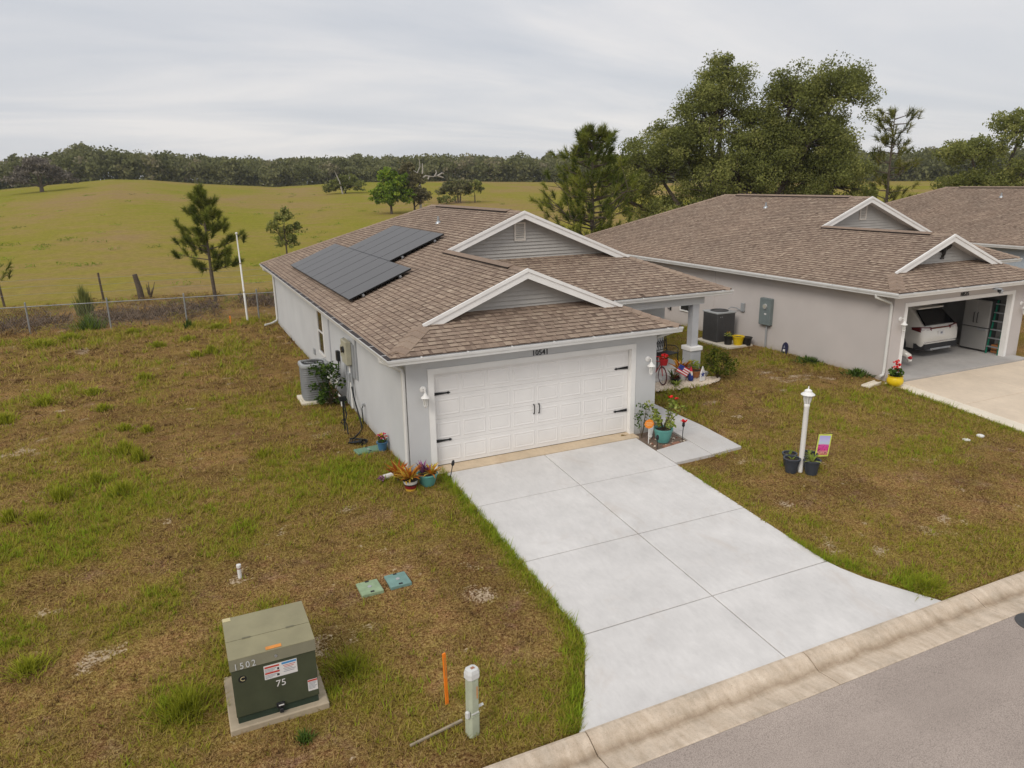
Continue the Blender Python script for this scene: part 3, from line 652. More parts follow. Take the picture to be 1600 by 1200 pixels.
h3 = house('brown shingle roofed house at far right behind the open garage house', (32.0, .9, .10), 'stucco_blue', True, '10529', False)

# windows on the side walls
def window(parent, y0_, y1_, za, zb_, x, name='window'):
    w = MB().box(x-.002, x+.004, y0_, y1_, za, zb_).build(name, 'dark_plastic', parent)
    b = MB(); f = .05; zm = (za+zb_)/2
    b.box(x-.035, x-.002, y0_-f, y0_, za-f, zb_+f); b.box(x-.035, x-.002, y1_, y1_+f, za-f, zb_+f); b.box(x-.035, x-.002, y0_, y1_, zb_, zb_+f); b.box(x-.05, x-.002, y0_, y1_, za-f, za); b.box(x-.03, x-.002, y0_, y1_, zm-.02, zm+.02)
    b.build('window_frame', 'white_trim', w)
    for a_, c_ in ((za, zm-.02), (zm+.02, zb_)): MB().box(x-.010, x-.004, y0_, y1_, a_, c_).build('pane', 'glass_dark', w)
window(h1, 9.0, 9.85, .70, 2.1, -.6); window(h2, 9.15, 10.2, .55, 1.85, -.6)
for y in (8.05,): MB().box(-.625, -.601, y-.07, y+.07, -.1, 2.45).build('wall_band', 'column_grey', h1)
MB().box(-.625, -.601, 8.1, 8.2, -.1, 2.45).build('wall_band', 'stucco_greige', h2)
MB().box(-.64, -.601, 4.45, 4.53, .95, 2.45).build('wall_conduit', 'conduit_grey', h1)
downspout(h1, [(-.66, .05, .03), (-.95, .02, -.03), (-1.22, -.02, -.04)], 'pvc_white', .06, 'downspout_outlet')
downspout(h1, [(5.80, .3, .08), (5.66, -.05, .02), (5.35, -.42, -.05)], 'pvc_white', .055, 'downspout_outlet')

# solar array
ar = thing('solar_array', 'black solar panels in two rows on the brown shingle roof', 'solar panels', (-.44, 5.44, zp(.56)))
cs = 1/math.sqrt(1+S*S); pw = 1.115
def pan(row, k):
    y0_, y1_ = k*pw+.008, (k+1)*pw-.008; d0 = row*1.806+.0; d1 = d0+1.80
    e = lambda d, y, h: (d-h*S*cs, y, S*d+h*cs)
    b = MB(); b.hexa([e(d0, y0_, .10), e(d1, y0_, .10), e(d1, y1_, .10), e(d0, y1_, .10)], [e(d0, y0_, .135), e(d1, y0_, .135), e(d1, y1_, .135), e(d0, y1_, .135)])
    p = b.build('solar_panel', 'solar_frame', ar); b = MB(); i = .012
    b.hexa([e(d0+i, y0_+i, .13), e(d1-i, y0_+i, .13), e(d1-i, y1_-i, .13), e(d0+i, y1_-i, .13)], [e(d0+i, y0_+i, .138), e(d1-i, y0_+i, .138), e(d1-i, y1_-i, .138), e(d0+i, y1_-i, .138)]); b.build('cell_glass', 'solar_cell', p)
for k in range(9): pan(0, k)
for k in range(2, 7): pan(1, k)
for row, ka, kb in ((0, 0, 9), (1, 2, 7)):
    for f in (.35, 1.42):
        d = row*1.82+f; b = MB(); e = lambda dd, y, h: (dd-h*S*cs, y, S*dd+h*cs)
        b.hexa([e(d, ka*pw-.06, .05), e(d+.05, ka*pw-.06, .05), e(d+.05, kb*pw+.06, .05), e(d, kb*pw+.06, .05)], [e(d, ka*pw-.06, .098), e(d+.05, ka*pw-.06, .098), e(d+.05, kb*pw+.06, .098), e(d, kb*pw+.06, .098)]); b.build('rail', 'galv', ar)
        for y in np.arange(ka*pw+.05, kb*pw, 1.2):
            b = MB(); b.hexa([e(d, y, 0), e(d+.05, y, 0), e(d+.05, y+.06, 0), e(d, y+.06, 0)], [e(d, y, .05), e(d+.05, y, .05), e(d+.05, y+.06, .05), e(d, y+.06, .05)]); b.build('foot', 'galv', ar)
# ------------------------------------------------------------------ plants: generic builders
def strap(b, rng, n, c, L, w, lean=(.25, .9), tone=(0, 1), droop=.5, mi=0):
    b.cm = mi
    for i in range(n):
        a = rng.uniform(0, 6.283); le = rng.uniform(*lean); l = L*rng.uniform(.65, 1.1); ww = w*rng.uniform(.7, 1.2)
        d = Vector((math.cos(a), math.sin(a), 0)); s = Vector((-math.sin(a), math.cos(a), 0)); p = Vector(c)+d*.02; el = math.pi/2-le*1.2
        row = []; b.ct = rng.uniform(*tone)
        for k in range(4):
            wk = ww*(.6, 1, .75, .05)[k]; row.append((p-s*wk/2, p+s*wk/2)); p = p+(d*math.cos(el)+Vector((0, 0, math.sin(el))))*l/3; el -= droop*rng.uniform(.5, 1.2)
        for k in range(3): b.poly([row[k][0], row[k][1], row[k+1][1], row[k+1][0]])
    b.cm = 0
def leafball(b, rng, n, c, r, size, tone=(0, 1), mi=0, shell=.5):
    b.cm = mi
    for i in range(n):
        v = Vector((rng.gauss(0, 1), rng.gauss(0, 1), rng.gauss(0, 1))).normalized()*(shell+(1-shell)*rng.random()); p = Vector(c)+Vector((v.x*r[0], v.y*r[1], v.z*r[2]))
        u = Vector((rng.gauss(0, 1), rng.gauss(0, 1), rng.gauss(0, .6))).normalized(); w = u.cross(Vector((rng.gauss(0, 1), rng.gauss(0, 1), rng.gauss(0, 1)))).normalized(); s = size*rng.uniform(.6, 1.3)
        b.ct = rng.uniform(*tone); b.poly([p-u*s*.5, p+w*s*.28, p+u*s*.5, p-w*s*.28])
    b.cm = 0
leafmat('leaf_green', [(0, (.022, .045, .010)), (.5, (.055, .10, .018)), (1, (.13, .19, .035))])
leafmat('leaf_lime', [(0, (.10, .14, .02)), (.5, (.22, .27, .045)), (1, (.42, .44, .14))])
leafmat('leaf_croton', [(0, (.24, .04, .02)), (.3, (.45, .13, .02)), (.6, (.55, .26, .03)), (.85, (.55, .40, .06)), (1, (.25, .28, .04))])
leafmat('leaf_purple', [(0, (.13, .03, .10)), (.6, (.30, .10, .26)), (1, (.45, .22, .38))])
leafmat('leaf_darkred', [(0, (.06, .015, .012)), (.6, (.18, .04, .03)), (1, (.28, .10, .05))])
leafmat('petal_red', [(0, (.62, .015, .02)), (1, (.80, .05, .05))], .6, .2); leafmat('petal_mix', [(0, (.55, .03, .15)), (.6, (.60, .08, .12)), (.61, (.70, .48, .05)), (1, (.75, .55, .10))])
leafmat('petal_white', [(0, (.65, .65, .58)), (1, (.75, .75, .70))])
for nm, c in (('pot_teal', (.10, .30, .27)), ('pot_blue', (.05, .14, .25)), ('pot_slate', (.040, .047, .060)), ('pot_yellow', (.72, .50, .01)), ('pot_black', (.018, .018, .018)), ('pot_orange', (.42, .17, .06)), ('pot_white', (.62, .60, .58)), ('stripe_maroon', (.20, .015, .02)), ('stripe_black', (.02, .018, .018)), ('stripe_yellow', (.60, .38, .05))):
    mat(nm, c, .4, .08, 6, spec=.4)
mat('soil', (.05, .035, .025), .95, .3, 20); mat('stone_cream', (.62, .53, .43), .9, .15, 8, bump=.3, bscale=30); mat('stem', (.09, .065, .035), .9, .2)
mat('brick_red', (.30, .15, .10), .9, .2, 8, bump=.3, bscale=40)
def pot(name, label, loc, r0, r1, h, m, group=None, rim=.02, rib=0, cat='flower pot'):
    t = thing(name, label, cat, loc, group=group)
    b = MB()
    if rib:
        prof = [(r0, 0), ((r0+r1)/2*1.06, h*.5), (r1, h*.86), (r1*1.05, h*.88), (r1*1.05, h), (r1*.93, h), (r1*.9, h*.86)]
        n = rib*2; vs = []; fs = []
        for q, (r, z) in enumerate(prof):
            for k in range(n):
                rr = r*(1-(.045 if (k % 2 and q < 3) else 0)); a = 2*math.pi*k/n; vs.append((rr*math.cos(a), rr*math.sin(a), z))
        for i in range(len(prof)-1):
            for k in range(n): j = (k+1) % n; fs.append((i*n+k, i*n+j, i*n+n+j, i*n+n+k))
        b.faces(vs, fs)
    else: b.lathe([(r0, 0), (r1*.96, h*.84), (r1*.96+rim, h*.86), (r1+rim, h), (r1-.01, h), (r1*.9, h*.85)], n=18, cap=False)
    b.build('pot', m, t, smooth=True); MB().lathe([(r1*.93, h*.86), (0.001, h*.88)], n=14, cap=False).build('soil', 'soil', t); return t
pr = random.Random(8)
def Z(x, y): return gz(x, y)-.006

# ------------------------------------------------------------------ left side of the main house
mat('hose_black', (.012, .014, .014), .5, .1)
ac = thing('air_conditioner', 'grey round-cornered air conditioner behind the bush at the side wall', 'air conditioner', (-1.38, 6.75, -.09))
MB().bevbox(-.48, .48, -.48, .48, 0, .09, .01).build('pad', 'border_cream', ac)
def rsq(r, z, n=28, p=4.5): return [((abs(math.cos(a))**(2/p))*math.copysign(r, math.cos(a)), (abs(math.sin(a))**(2/p))*math.copysign(r, math.sin(a)), z) for a in [2*math.pi*k/n for k in range(n)]]
def ringmesh(rings, cap=True):
    n = len(rings[0]); b = MB(); fs = [(i*n+k, i*n+(k+1) % n, i*n+n+(k+1) % n, i*n+n+k) for i in range(len(rings)-1) for k in range(n)]
    if cap: fs.append(tuple(range((len(rings)-1)*n, len(rings)*n)))
    return b.faces([p for r in rings for p in r], fs)
ringmesh([rsq(.37, .09), rsq(.37, 1.08)]).build('body', 'ac_grey', ac, smooth=True)
for k in range(14): ringmesh([rsq(.376, .15+k*.065), rsq(.385, .16+k*.065), rsq(.376, .18+k*.065)], False).build('louvre', 'ac_grey', ac, smooth=True)
ringmesh([rsq(.40, 1.06), rsq(.41, 1.10), rsq(.40, 1.15), rsq(.33, 1.165), rsq(.31, 1.12)], False).build('top_rim', 'ac_mid', ac, smooth=True)
MB().lathe([(.31, 1.10), (.0, 1.10)], n=20, cap=False).build('fan_well', 'ac_dark', ac)
b = MB()
for k in range(3):
    a = k*2.09; b.hexa([(0, 0, 1.105), (.28*math.cos(a), .28*math.sin(a), 1.11), (.28*math.cos(a+.5), .28*math.sin(a+.5), 1.13), (.03, .03, 1.11)], [(0, 0, 1.12), (.28*math.cos(a), .28*math.sin(a), 1.118), (.28*math.cos(a+.5), .28*math.sin(a+.5), 1.138), (.03, .03, 1.12)])
b.build('fan_blade', 'ac_mid', ac)
for r in (.08, .15, .22, .29):
    b = MB(); pts = [(r*math.cos(a), r*math.sin(a), 1.16) for a in np.linspace(0, 6.283, 25)]; b.path(pts, .005, 4, False); b.build('fan_guard', 'ac_dark', ac)
bu = thing('shrub', 'leafy green shrub with pale blooms growing before the air conditioner', 'shrub', (-1.12, 6.0, -.09))
b = MB()
for k in range(7):
    a = pr.uniform(0, 6.28); b.path([(0, 0, 0), (.15*math.cos(a), .15*math.sin(a), .4), (.35*math.cos(a), .35*math.sin(a), pr.uniform(.7, 1.1))], [.015, .011, .005], 5)
b.build('stem', 'stem', bu); b = MB()
for k in range(26):
    a = pr.uniform(0, 6.28); rr = pr.uniform(.1, .45); leafball(b, pr, 42, (rr*math.cos(a), rr*math.sin(a), pr.uniform(.15, 1.15)), (.17, .17, .15), .10, (0, .9))
b.build('foliage', 'leaf_green', bu); b = MB()
for k in range(9): leafball(b, pr, 8, (pr.uniform(-.1, .35), pr.uniform(-.3, .1), pr.uniform(.6, 1.1)), (.05, .05, .05), .06, (0, 1))
b.build('flower', 'petal_white', bu)
mb = thing('electric_meter', 'beige electric meter box with conduits on the long side wall', 'meter box', (-.6, 5.2, 0))
MB().bevbox(-.05, -.003, -.45, .75, .92, 1.86, .006).build('back_panel', 'conduit_grey', mb)
MB().bevbox(-.20, -.052, -.30, .28, 1.27, 1.93, .02).build('meter_cabinet', 'meter_beige', mb)
MB().bevbox(-.16, -.052, .33, .62, 1.36, 1.70, .015).build('disconnect', 'meter_beige', mb)
MB().lathe([(.085, -.27), (.085, -.21), (.10, -.205), (.10, -.195)], (0, -.02, 1.68), 16, 'x').build('meter_dial', 'glass_dark', mb, smooth=True)
for y, r, zt_ in ((-.22, .03, 1.27), (-.05, .03, 1.27), (.12, .025, 1.27), (.45, .02, 1.36)): MB().path([(-.07, y, zt_), (-.07, y, .0 if y > -.1 else .35)], r, 8).build('conduit', 'pvc_white' if y > -.1 and y < .1 else 'conduit_grey', mb, smooth=True)
MB().bevbox(-.13, -.05, -.14, .06, .78, 1.02, .01).build('junction_box', 'conduit_grey', mb)
o = thing('wall_disconnect', 'small black disconnect switch on the side wall above the shrub', 'switch box', (-.6, 6.75, 1.15))
MB().bevbox(-.10, -.003, -.09, .09, -.14, .16, .01).build('box', 'black_metal', o); MB().path([(-.05, 0, -.13), (-.05, .03, -.45), (-.12, .12, -.62), (-.4, .1, -.75)], .018, 6).build('cable', 'hose_black', o)
o = thing('dryer_vent', 'small grey vent cover low on the side wall', 'vent', (-.6, 10.9, .45)); MB().bevbox(-.05, -.003, -.11, .11, -.1, .1, .01).build('hood', 'conduit_grey', o); MB().box(-.055, -.051, -.08, .08, -.07, .0).build('flap', 'ac_mid', o)
o = thing('hose_stand', 'black garden hose coiled on a short stand by the side wall', 'hose', (-1.25, 3.55, -.085))
MB().path([(0, 0, 0), (0, 0, .85)], .022, 6).build('post', 'hose_black', o); MB().bevbox(-.09, .09, -.05, .05, .80, .92, .01).build('tap', 'hose_black', o)
MB().path([(.02, 0, .80), (.05, -.1, .45), (-.05, -.2, .2), (-.12, -.15, .3), (-.05, -.05, .33), (.03, -.12, .22), (-.02, -.45, .06)], .016, 6).build('hose', 'hose_black', o)
pts = []
for k in range(60):
    a = k*.42; r = .16+.012*math.sin(k*1.7)*3; pts.append((.02+r*math.cos(a)+k*.002, -.95+r*.7*math.sin(a)-k*.004, .02+.012*(k % 7)))
MB().path(pts, .017, 5).build('hose_coil', 'hose_black', o)
o = thing('hose', 'black hose running down the wall from the meter box', 'hose', (-.68, 4.95, -.085))
MB().path([(-.02, 0, .75), (-.04, -.35, .45), (-.06, -.9, .12), (-.12, -1.35, .03), (-.3, -1.8, .02), (-.55, -2.15, .02)], .02, 6).build('tube', 'hose_black', o, smooth=True)
o = thing('spigot', 'thin black riser pipe with spigot near the wall base', 'spigot', (-.70, 3.85, -.085)); MB().path([(0, 0, 0), (0, .05, .42), (.06, .1, .5)], .014, 6).build('riser', 'hose_black', o); MB().bevbox(.02, .1, .06, .14, .47, .54, .01).build('tap', 'ac_mid', o)
o = thing('drain_pipe', 'white condensate drain pipe bent to the ground beside the shrub', 'pipe', (-.85, 5.75, -.085)); MB().path([(0, .6, .26), (0, .02, .25), (0, -.02, .22), (0, -.02, 0)], .028, 8).build('pipe', 'pvc_white', o, smooth=True)
mat('lid_green', (.15, .26, .18), .6, .15, 5); mat('lid_faded', (.25, .33, .20), .7, .18, 6); mat('lid_blue', (.16, .27, .24), .6, .15, 5)
def lid(label, loc, rz, m, w=.36, d=.40):
    t = thing('valve_box_lid', label, 'utility lid', loc, rz, 'green valve box lids in the grass')
    MB().bevbox(-w/2, w/2, -d/2, d/2, -.05, .025, .012).build('lid', m, t); MB().lathe([(.035, .025), (.035, .031), (0, .031)], n=10, cap=False).build('centre_hole', 'ac_mid', t)
    for s in (-1, 1): MB().box(-.03, .03, s*d*.42-.02, s*d*.42+.02, .026, .031).build('finger_slot', 'dark_plastic', t)
sl_ = math.atan(.071)
for a in (('faded green valve lid, the left of two beside each other', (-2.51, -3.78, Z(-2.51, -3.78)+.015), .03, 'lid_faded'), ('blue green valve lid, the right of two beside each other', (-2.03, -3.76, Z(-2.03, -3.76)+.02), .02, 'lid_blue'), ('long green valve lid in the grass by the house corner', (-1.08, 1.85, Z(-1.08, 1.85)+.02), .1, 'lid_green', .62, .34)): lid(*a)
p = pot('flower_pot', 'small blue pot of red and yellow flowers against the side wall', (-.77, 1.72, -.085), .09, .12, .22, 'pot_blue')
b = MB(); leafball(b, pr, 60, (0, 0, .28), (.12, .12, .08), .07, (0, 1)); b.build('leaves', 'leaf_green', p); b = MB(); leafball(b, pr, 70, (0, 0, .36), (.13, .13, .09), .07, (0, 1)); b.build('flower', 'petal_mix', p)
p = thing('flower_pot', 'striped black, white and maroon pot of orange croton by garage corner', 'flower pot', (-.84, -.72, Z(-.84, -.72)))
for m, za, zb_, ra, rb in (('stripe_yellow', 0, .055, .105, .115), ('stripe_maroon', .055, .13, .115, .132), ('stripe_black', .13, .16, .132, .138), ('pot_white', .16, .235, .138, .155)): MB().lathe([(ra, za), (rb, zb_)], n=18, cap=False).build('stripe_band', m, p, smooth=True)
MB().lathe([(.155, .235), (.17, .24), (.172, .275), (.15, .275), (.145, .24)], n=18, cap=False).build('rim', 'stripe_black', p, smooth=True); MB().lathe([(.15, .24), (.001, .25)], n=14, cap=False).build('soil', 'soil', p)
b = MB(); strap(b, pr, 42, (0, 0, .24), .40, .05, (.1, .95), (.2, .95), .35); strap(b, pr, 12, (-.1, .05, .2), .42, .045, (.5, 1.0), (.5, .95), .3); b.build('leaves', 'leaf_croton', p)
p = thing('croton', 'red and yellow croton plant behind the striped pot at the downspout', 'plant', (-.98, -.28, Z(-.98, -.28)))
b = MB(); strap(b, pr, 26, (0, 0, .1), .42, .055, (.1, .7), (0, .35), .3); strap(b, pr, 16, (.08, -.08, .15), .36, .05, (.1, .8), (.6, .95), .3); b.build('leaves', 'leaf_croton', p); MB().path([(0, 0, 0), (0, 0, .18)], .02, 6).build('stem', 'stem', p)
p = pot('flower_pot', 'ribbed teal pot of purple and orange leaves at the garage corner', (-.44, -.62, Z(-.44, -.62)), .14, .215, .26, 'pot_teal', rib=12)
b = MB(); strap(b, pr, 24, (.08, -.04, .24), .30, .05, (.2, 1.0), (.35, .95), .4); b.build('leaves', 'leaf_croton', p); b = MB(); strap(b, pr, 26, (-.07, .08, .26), .26, .07, (.0, .8), (0, 1), .3); b.build('purple_leaves', 'leaf_purple', p)
o = thing('plant', 'small pink leafed plant at the end of the white outlet pipe', 'plant', (-1.30, -.12, Z(-1.3, -.12))); b = MB(); leafball(b, pr, 60, (0, 0, .07), (.09, .09, .06), .05); b.build('leaves', 'leaf_purple', o); MB().path([(0, 0, 0), (0, 0, .06)], .01, 5).build('stem', 'stem', o)
def pathlight(label, loc, tilt=(0, 0)):
    t = thing('path_light', label, 'garden light', loc, 0, 'black solar path lights by the driveway'); t.rotation_euler = (tilt[0], tilt[1], 0)
    MB().path([(0, 0, 0), (0, 0, .34)], .010, 6).build('stake', 'black_metal', t); MB().lathe([(.02, .33), (.035, .35), (.032, .42), (.018, .45)], n=10).build('lamp_head', 'dark_plastic', t, smooth=True)
pathlight('black path light at the driveway edge near the teal pot', (.06, -.62, Z(0, -.62)), (.0, .22)); pathlight('black path light on the far corner of the planting bed', (6.03, -.80, Z(6, -.8)), (0, .05)); pathlight('black path light hidden low beside the orange sign', (5.16, -.98, Z(5.2, -.98)-.12))

# ------------------------------------------------------------------ wall lanterns
t = NT('lantern_glass'); t.done(t.bsdf((.75, .74, .70), .15, spec=.5, **{'Transmission Weight': .5}))
def lantern(label, loc):
    t = thing('wall_lantern', label, 'wall lamp', loc, 0, 'white coach lanterns beside the garage doors')
    MB().lathe([(.07, 0), (.07, -.015), (.045, -.03)], (0, -.001, .12), 14, 'y').build('back_plate', 'white_trim', t, smooth=True)
    MB().path([(0, -.02, .12), (0, -.10, .16), (0, -.16, .14), (0, -.16, .06)], .014, 6).build('arm', 'white_trim', t)
    MB().lathe([(.10, -.03), (.095, -.015), (.05, .02), (.025, .06), (.008, .09)], (0, -.16, 0), 12).build('lamp_shade', 'white_trim', t, smooth=True)
    MB().lathe([(.035, -.20), (.055, -.05)], (0, -.16, 0), 8).build('glass', 'lantern_glass', t)
    for k in range(6): a = k*1.047; MB().path([(.037*math.cos(a), -.16+.037*math.sin(a), -.20), (.060*math.cos(a), -.16+.060*math.sin(a), -.04)], .005, 4).build('cage_bar', 'white_trim', t)
    MB().lathe([(.008, -.26), (.025, -.23), (.045, -.20), (.03, -.19)], (0, -.16, 0), 10).build('base_finial', 'white_trim', t, smooth=True)
lantern('white wall lantern left of the closed garage door', (-.25, -.001, 1.66)); lantern('white wall lantern right of the closed garage door', (5.50, -.001, 1.66))
lantern('white wall lantern left of the open garage', (15.12, .599, 1.66)); lantern('white wall lantern right of the open garage, at the photo edge', (20.95, .599, 1.66))

# ------------------------------------------------------------------ planting bed by the walk
mat('mulch', (.17, .125, .095), .95, .35, 25, bump=.6, bscale=60)
b = MB(); b.faces([(5.05, -1.08, dz(-1.08)-.03), (6.13, -.92, dz(-.92)-.03), (6.13, .0, -.12), (5.05, 0, -.12)], [(0, 1, 2, 3)]); bed = b.build('planting_bed', 'mulch'); tag(bed, 'mulched bed between garage wall and walk', kind='structure')
for k in range(34):
    x, y = pr.uniform(5.15, 6.05), pr.uniform(-.9, -.4); s = pr.uniform(.015, .04); b = MB(); b.lathe([(s*.4, 0), (s, s*.3), (s*.7, s*.8), (s*.1, s)], n=6); b.build('stone', 'stone_cream' if k % 3 else 'brick_red', bed, loc=(x, y, dz(y)-.032), rot=(pr.random(), pr.random(), pr.random()*3))
for x, y, a in ((5.45, -.98, .1), (5.75, -.93, .15)): MB().bevbox(-.1, .1, -.05, .05, 0, .05, .006).build('brick', 'brick_red', bed, loc=(x, y, dz(y)-.03), rot=(0, 0, a))
p = pot('flower_pot', 'ribbed teal pot with flowering hibiscus beside the front walk', (5.56, -.66, Z(5.5, -.66)-.02), .15, .225, .34, 'pot_teal', rib=14)
b = MB()
tips = []
for k in range(11):
    a = pr.uniform(0, 6.28); rr = pr.uniform(.12, .48); zt_ = pr.uniform(.55, 1.0); b.path([(0, 0, .3), (rr*.4*math.cos(a), rr*.4*math.sin(a), .55), (rr*math.cos(a), rr*math.sin(a), zt_)], [.012, .008, .004], 5); tips.append((rr*math.cos(a), rr*math.sin(a), zt_))
b.build('stem', 'stem', p); b = MB()
for c in tips:
    leafball(b, pr, 26, c, (.12, .12, .10), .09, (.0, 1)); leafball(b, pr, 16, (c[0]*.6, c[1]*.6, c[2]*.8), (.10, .10, .1), .085, (0, .8))
b.build('leaves', 'leaf_lime', p)
for c in ((.22, .06, 1.06), (.40, .12, .98), (.42, -.25, .50)):
    b = MB(); strap(b, pr, 7, c, .085, .08, (.5, 1.0), (0, 1), .1); b.build('hibiscus_flower', 'petal_red', p)
p = thing('plant', 'grey green leafy plant against the wall behind the orange sign', 'plant', (5.2, -.28, -.12)); b = MB()
for k in range(6): b.path([(0, 0, 0), (pr.uniform(-.15, .15), pr.uniform(-.15, .15), pr.uniform(.5, .85))], [.008, .003], 5)
b.build('stem', 'stem', p); b = MB()
for k in range(12): leafball(b, pr, 14, (pr.uniform(-.15, .15), pr.uniform(-.12, .12), pr.uniform(.35, .85)), (.08, .08, .08), .07, (.2, 1))
b.build('leaves', 'leaf_green', p)
mat('sign_orange', (.75, .24, .03), .5, .06); mat('sign_print', (.80, .55, .30), .5, .05)
p = thing('yard_sign', 'round orange security sign on a white stake by the garage', 'sign', (5.17, -.62, Z(5.17, -.62)-.03), -.35)
MB().lathe([(.115, -.006), (.12, -.003), (.12, .003), (.115, .006)], (0, 0, .50), 8, 'y').build('sign_face', 'sign_orange', p); MB().path([(0, .012, 0), (0, .012, .45)], .012, 6).build('stake', 'pvc_white', p)
for k, (w, z) in enumerate(((.07, .535), (.085, .50), (.06, .465))): MB().hexa([(-w, -.008, z-.008), (w, -.008, z+.004), (w, -.0065, z+.004), (-w, -.0065, z-.008)], [(-w, -.008, z+.002), (w, -.008, z+.014), (w, -.0065, z+.014), (-w, -.0065, z+.002)]).build('print_stroke', 'sign_print', p)

# ------------------------------------------------------------------ lamp post group
lp = thing('lamp_post', 'white garden lamp post standing among dark pots on the lawn', 'lamp post', (7.36, -3.29, Z(7.36, -3.29)-.02)); lp.rotation_euler = (0, .012, 0)
MB().lathe([(.055, 0), (.055, 1.52), (.062, 1.53), (.062, 1.58), (.05, 1.60)], n=14).build('post', 'white_trim', lp, smooth=True)
MB().lathe([(.055, 1.60), (.10, 1.80)], n=8).build('glass', 'lantern_glass', lp)
for k in range(8): a = k*.785; MB().path([(.056*math.cos(a), .056*math.sin(a), 1.60), (.104*math.cos(a), .104*math.sin(a), 1.81)], .006, 4).build('cage_bar', 'white_trim', lp)
MB().lathe([(.15, 1.80), (.145, 1.815), (.08, 1.86), (.075, 1.90), (.04, 1.92), (.012, 1.935), (.012, 1.97), (.004, 1.99)], n=16).build('lamp_cap', 'white_trim', lp, smooth=True)
for lab, x, y, r, h, kind in (('slate grey pot, front left of the lamp post', 7.16, -3.22, .17, .33, 0), ('slate grey pot with yellow leaves, front right of lamp post', 7.50, -3.47, .175, .33, 1), ('slate grey pot, rear left behind the lamp post', 7.36, -2.95, .15, .30, 2), ('slate grey pot, rear right behind the lamp post', 7.76, -3.12, .18, .30, 3)):
    p = pot('flower_pot', lab, (x, y, Z(x, y)), r*.72, r, h, 'pot_slate', 'slate pots around the lamp post'); b = MB()
    if kind == 1: strap(b, pr, 14, (0, 0, h*.88), .26, .05, (.2, 1.0), (.2, 1), .4); b.build('leaves', 'leaf_lime', p)
    else: strap(b, pr, 6, (0, 0, h*.86), .16, .035, (.2, 1), (0, .8), .4); b.build('leaves', 'leaf_lime', p)
t = NT('flag_print')
uv = t.n('ShaderNodeTexCoord').outputs['Object']; sp_ = t.n('ShaderNodeSeparateXYZ'); t.l(uv, sp_.inputs[0])
c = t.ramp(t.math('ADD', t.math('MULTIPLY', sp_.outputs[2], 1.9), t.math('MULTIPLY', t.math('SUBTRACT', t.noise(14, 3), .5), .12)), [(.0, (.60, .20, .12)), (.14, (.65, .30, .25)), (.24, (.62, .05, .25)), (.46, (.70, .10, .38)), (.52, (.50, .62, .72)), (.70, (.52, .50, .80)), (.95, (.38, .36, .75))])
sp2 = t.ramp(t.noise(30, 2), [(.55, (0, 0, 0)), (.6, (.8, .8, .8))]); c = t.mix(t.math('MULTIPLY', sp2, t.math('LESS_THAN', sp_.outputs[2], .25)), c, (.16, .02, .12)); t.done(t.bsdf(c, .8))
mat('flag_border', (.62, .70, .12), .8, .06)
p = thing('garden_flag', 'small spring garden flag with lime border and pink flowers', 'flag', (8.02, -3.22, Z(8, -3.2)), -.15); p.rotation_euler = (0, .10, -.25)
MB().path([(-.18, 0, 0), (-.18, 0, .72), (.18, 0, .76)], .006, 5).build('stand', 'black_metal', p)
MB().hexa([(-.165, -.006, .20), (.165, -.006, .22), (.165, .006, .22), (-.165, .006, .20)], [(-.165, -.006, .73), (.165, -.006, .75), (.165, .006, .75), (-.165, .006, .73)]).build('flag_border', 'flag_border', p)
MB().box(-.135, .135, -.009, -.0065, 0, .46).build('flag_print', 'flag_print', p, loc=(0, 0, .245))
for lab, x, y in (('white round sprinkler cap in the grass, the left one', 12.5, -3.62), ('white round sprinkler cap in the grass, nearest the tan driveway', 13.09, -3.58)):
    o = MB().lathe([(.09, 0), (.09, .03), (.06, .045), (.0, .045)], n=14, cap=False).build('sprinkler_cap', 'pvc_white', loc=(x, y, Z(x, y))); tag(o, lab, 'sprinkler')

# ------------------------------------------------------------------ porch display
mat('red_paint', (.42, .02, .025), .4, .1); mat('rubber_', (.10, .012, .015), .7, .1)
bn = thing('garden_bench', 'black wrought iron bench on the porch facing the street', 'bench', (9.62, 5.0, -.02), .25)
for k in range(7): MB().box(-.55, .55, -.25+k*.07, -.20+k*.07, .42, .44).build('seat_slat', 'black_metal', bn)
for sx in (-.52, .52):
    for yy in (-.24, .22): MB().path([(sx, yy, 0), (sx, yy, .42)], .018, 6).build('leg', 'black_metal', bn)
    MB().path([(sx, .22, .42), (sx, .30, .95)], .016, 6).build('back_post', 'black_metal', bn); MB().path([(sx, .24, .62), (sx, -.1, .66), (sx, -.24, .60), (sx, -.24, .44)], .014, 6).build('armrest', 'black_metal', bn)
MB().path([(-.52, .30, .95), (-.25, .31, 1.05), (0, .32, 1.08), (.25, .31, 1.05), (.52, .30, .95)], .018, 6).build('top_rail', 'black_metal', bn); MB().path([(-.52, .24, .5), (.52, .24, .5)], .014, 6).build('lower_rail', 'black_metal', bn)
for k in range(9):
    x = -.45+k*.1125; pts = [(x+.05*math.cos(a)*(1-a/14), .265+.04*(a/12), .70+.11*math.sin(a)) for a in np.linspace(0, 6.6, 14)]; MB().path(pts, .011, 5).build('scroll', 'black_metal', bn)
    MB().path([(x, .245, .5), (x, .31, 1.03)], .008, 5).build('back_bar', 'black_metal', bn)
bk = thing('bicycle_planter', 'red bicycle ornament with a flower basket beside the garage wall', 'bicycle', (8.42, 3.62, -.03), -1.75)
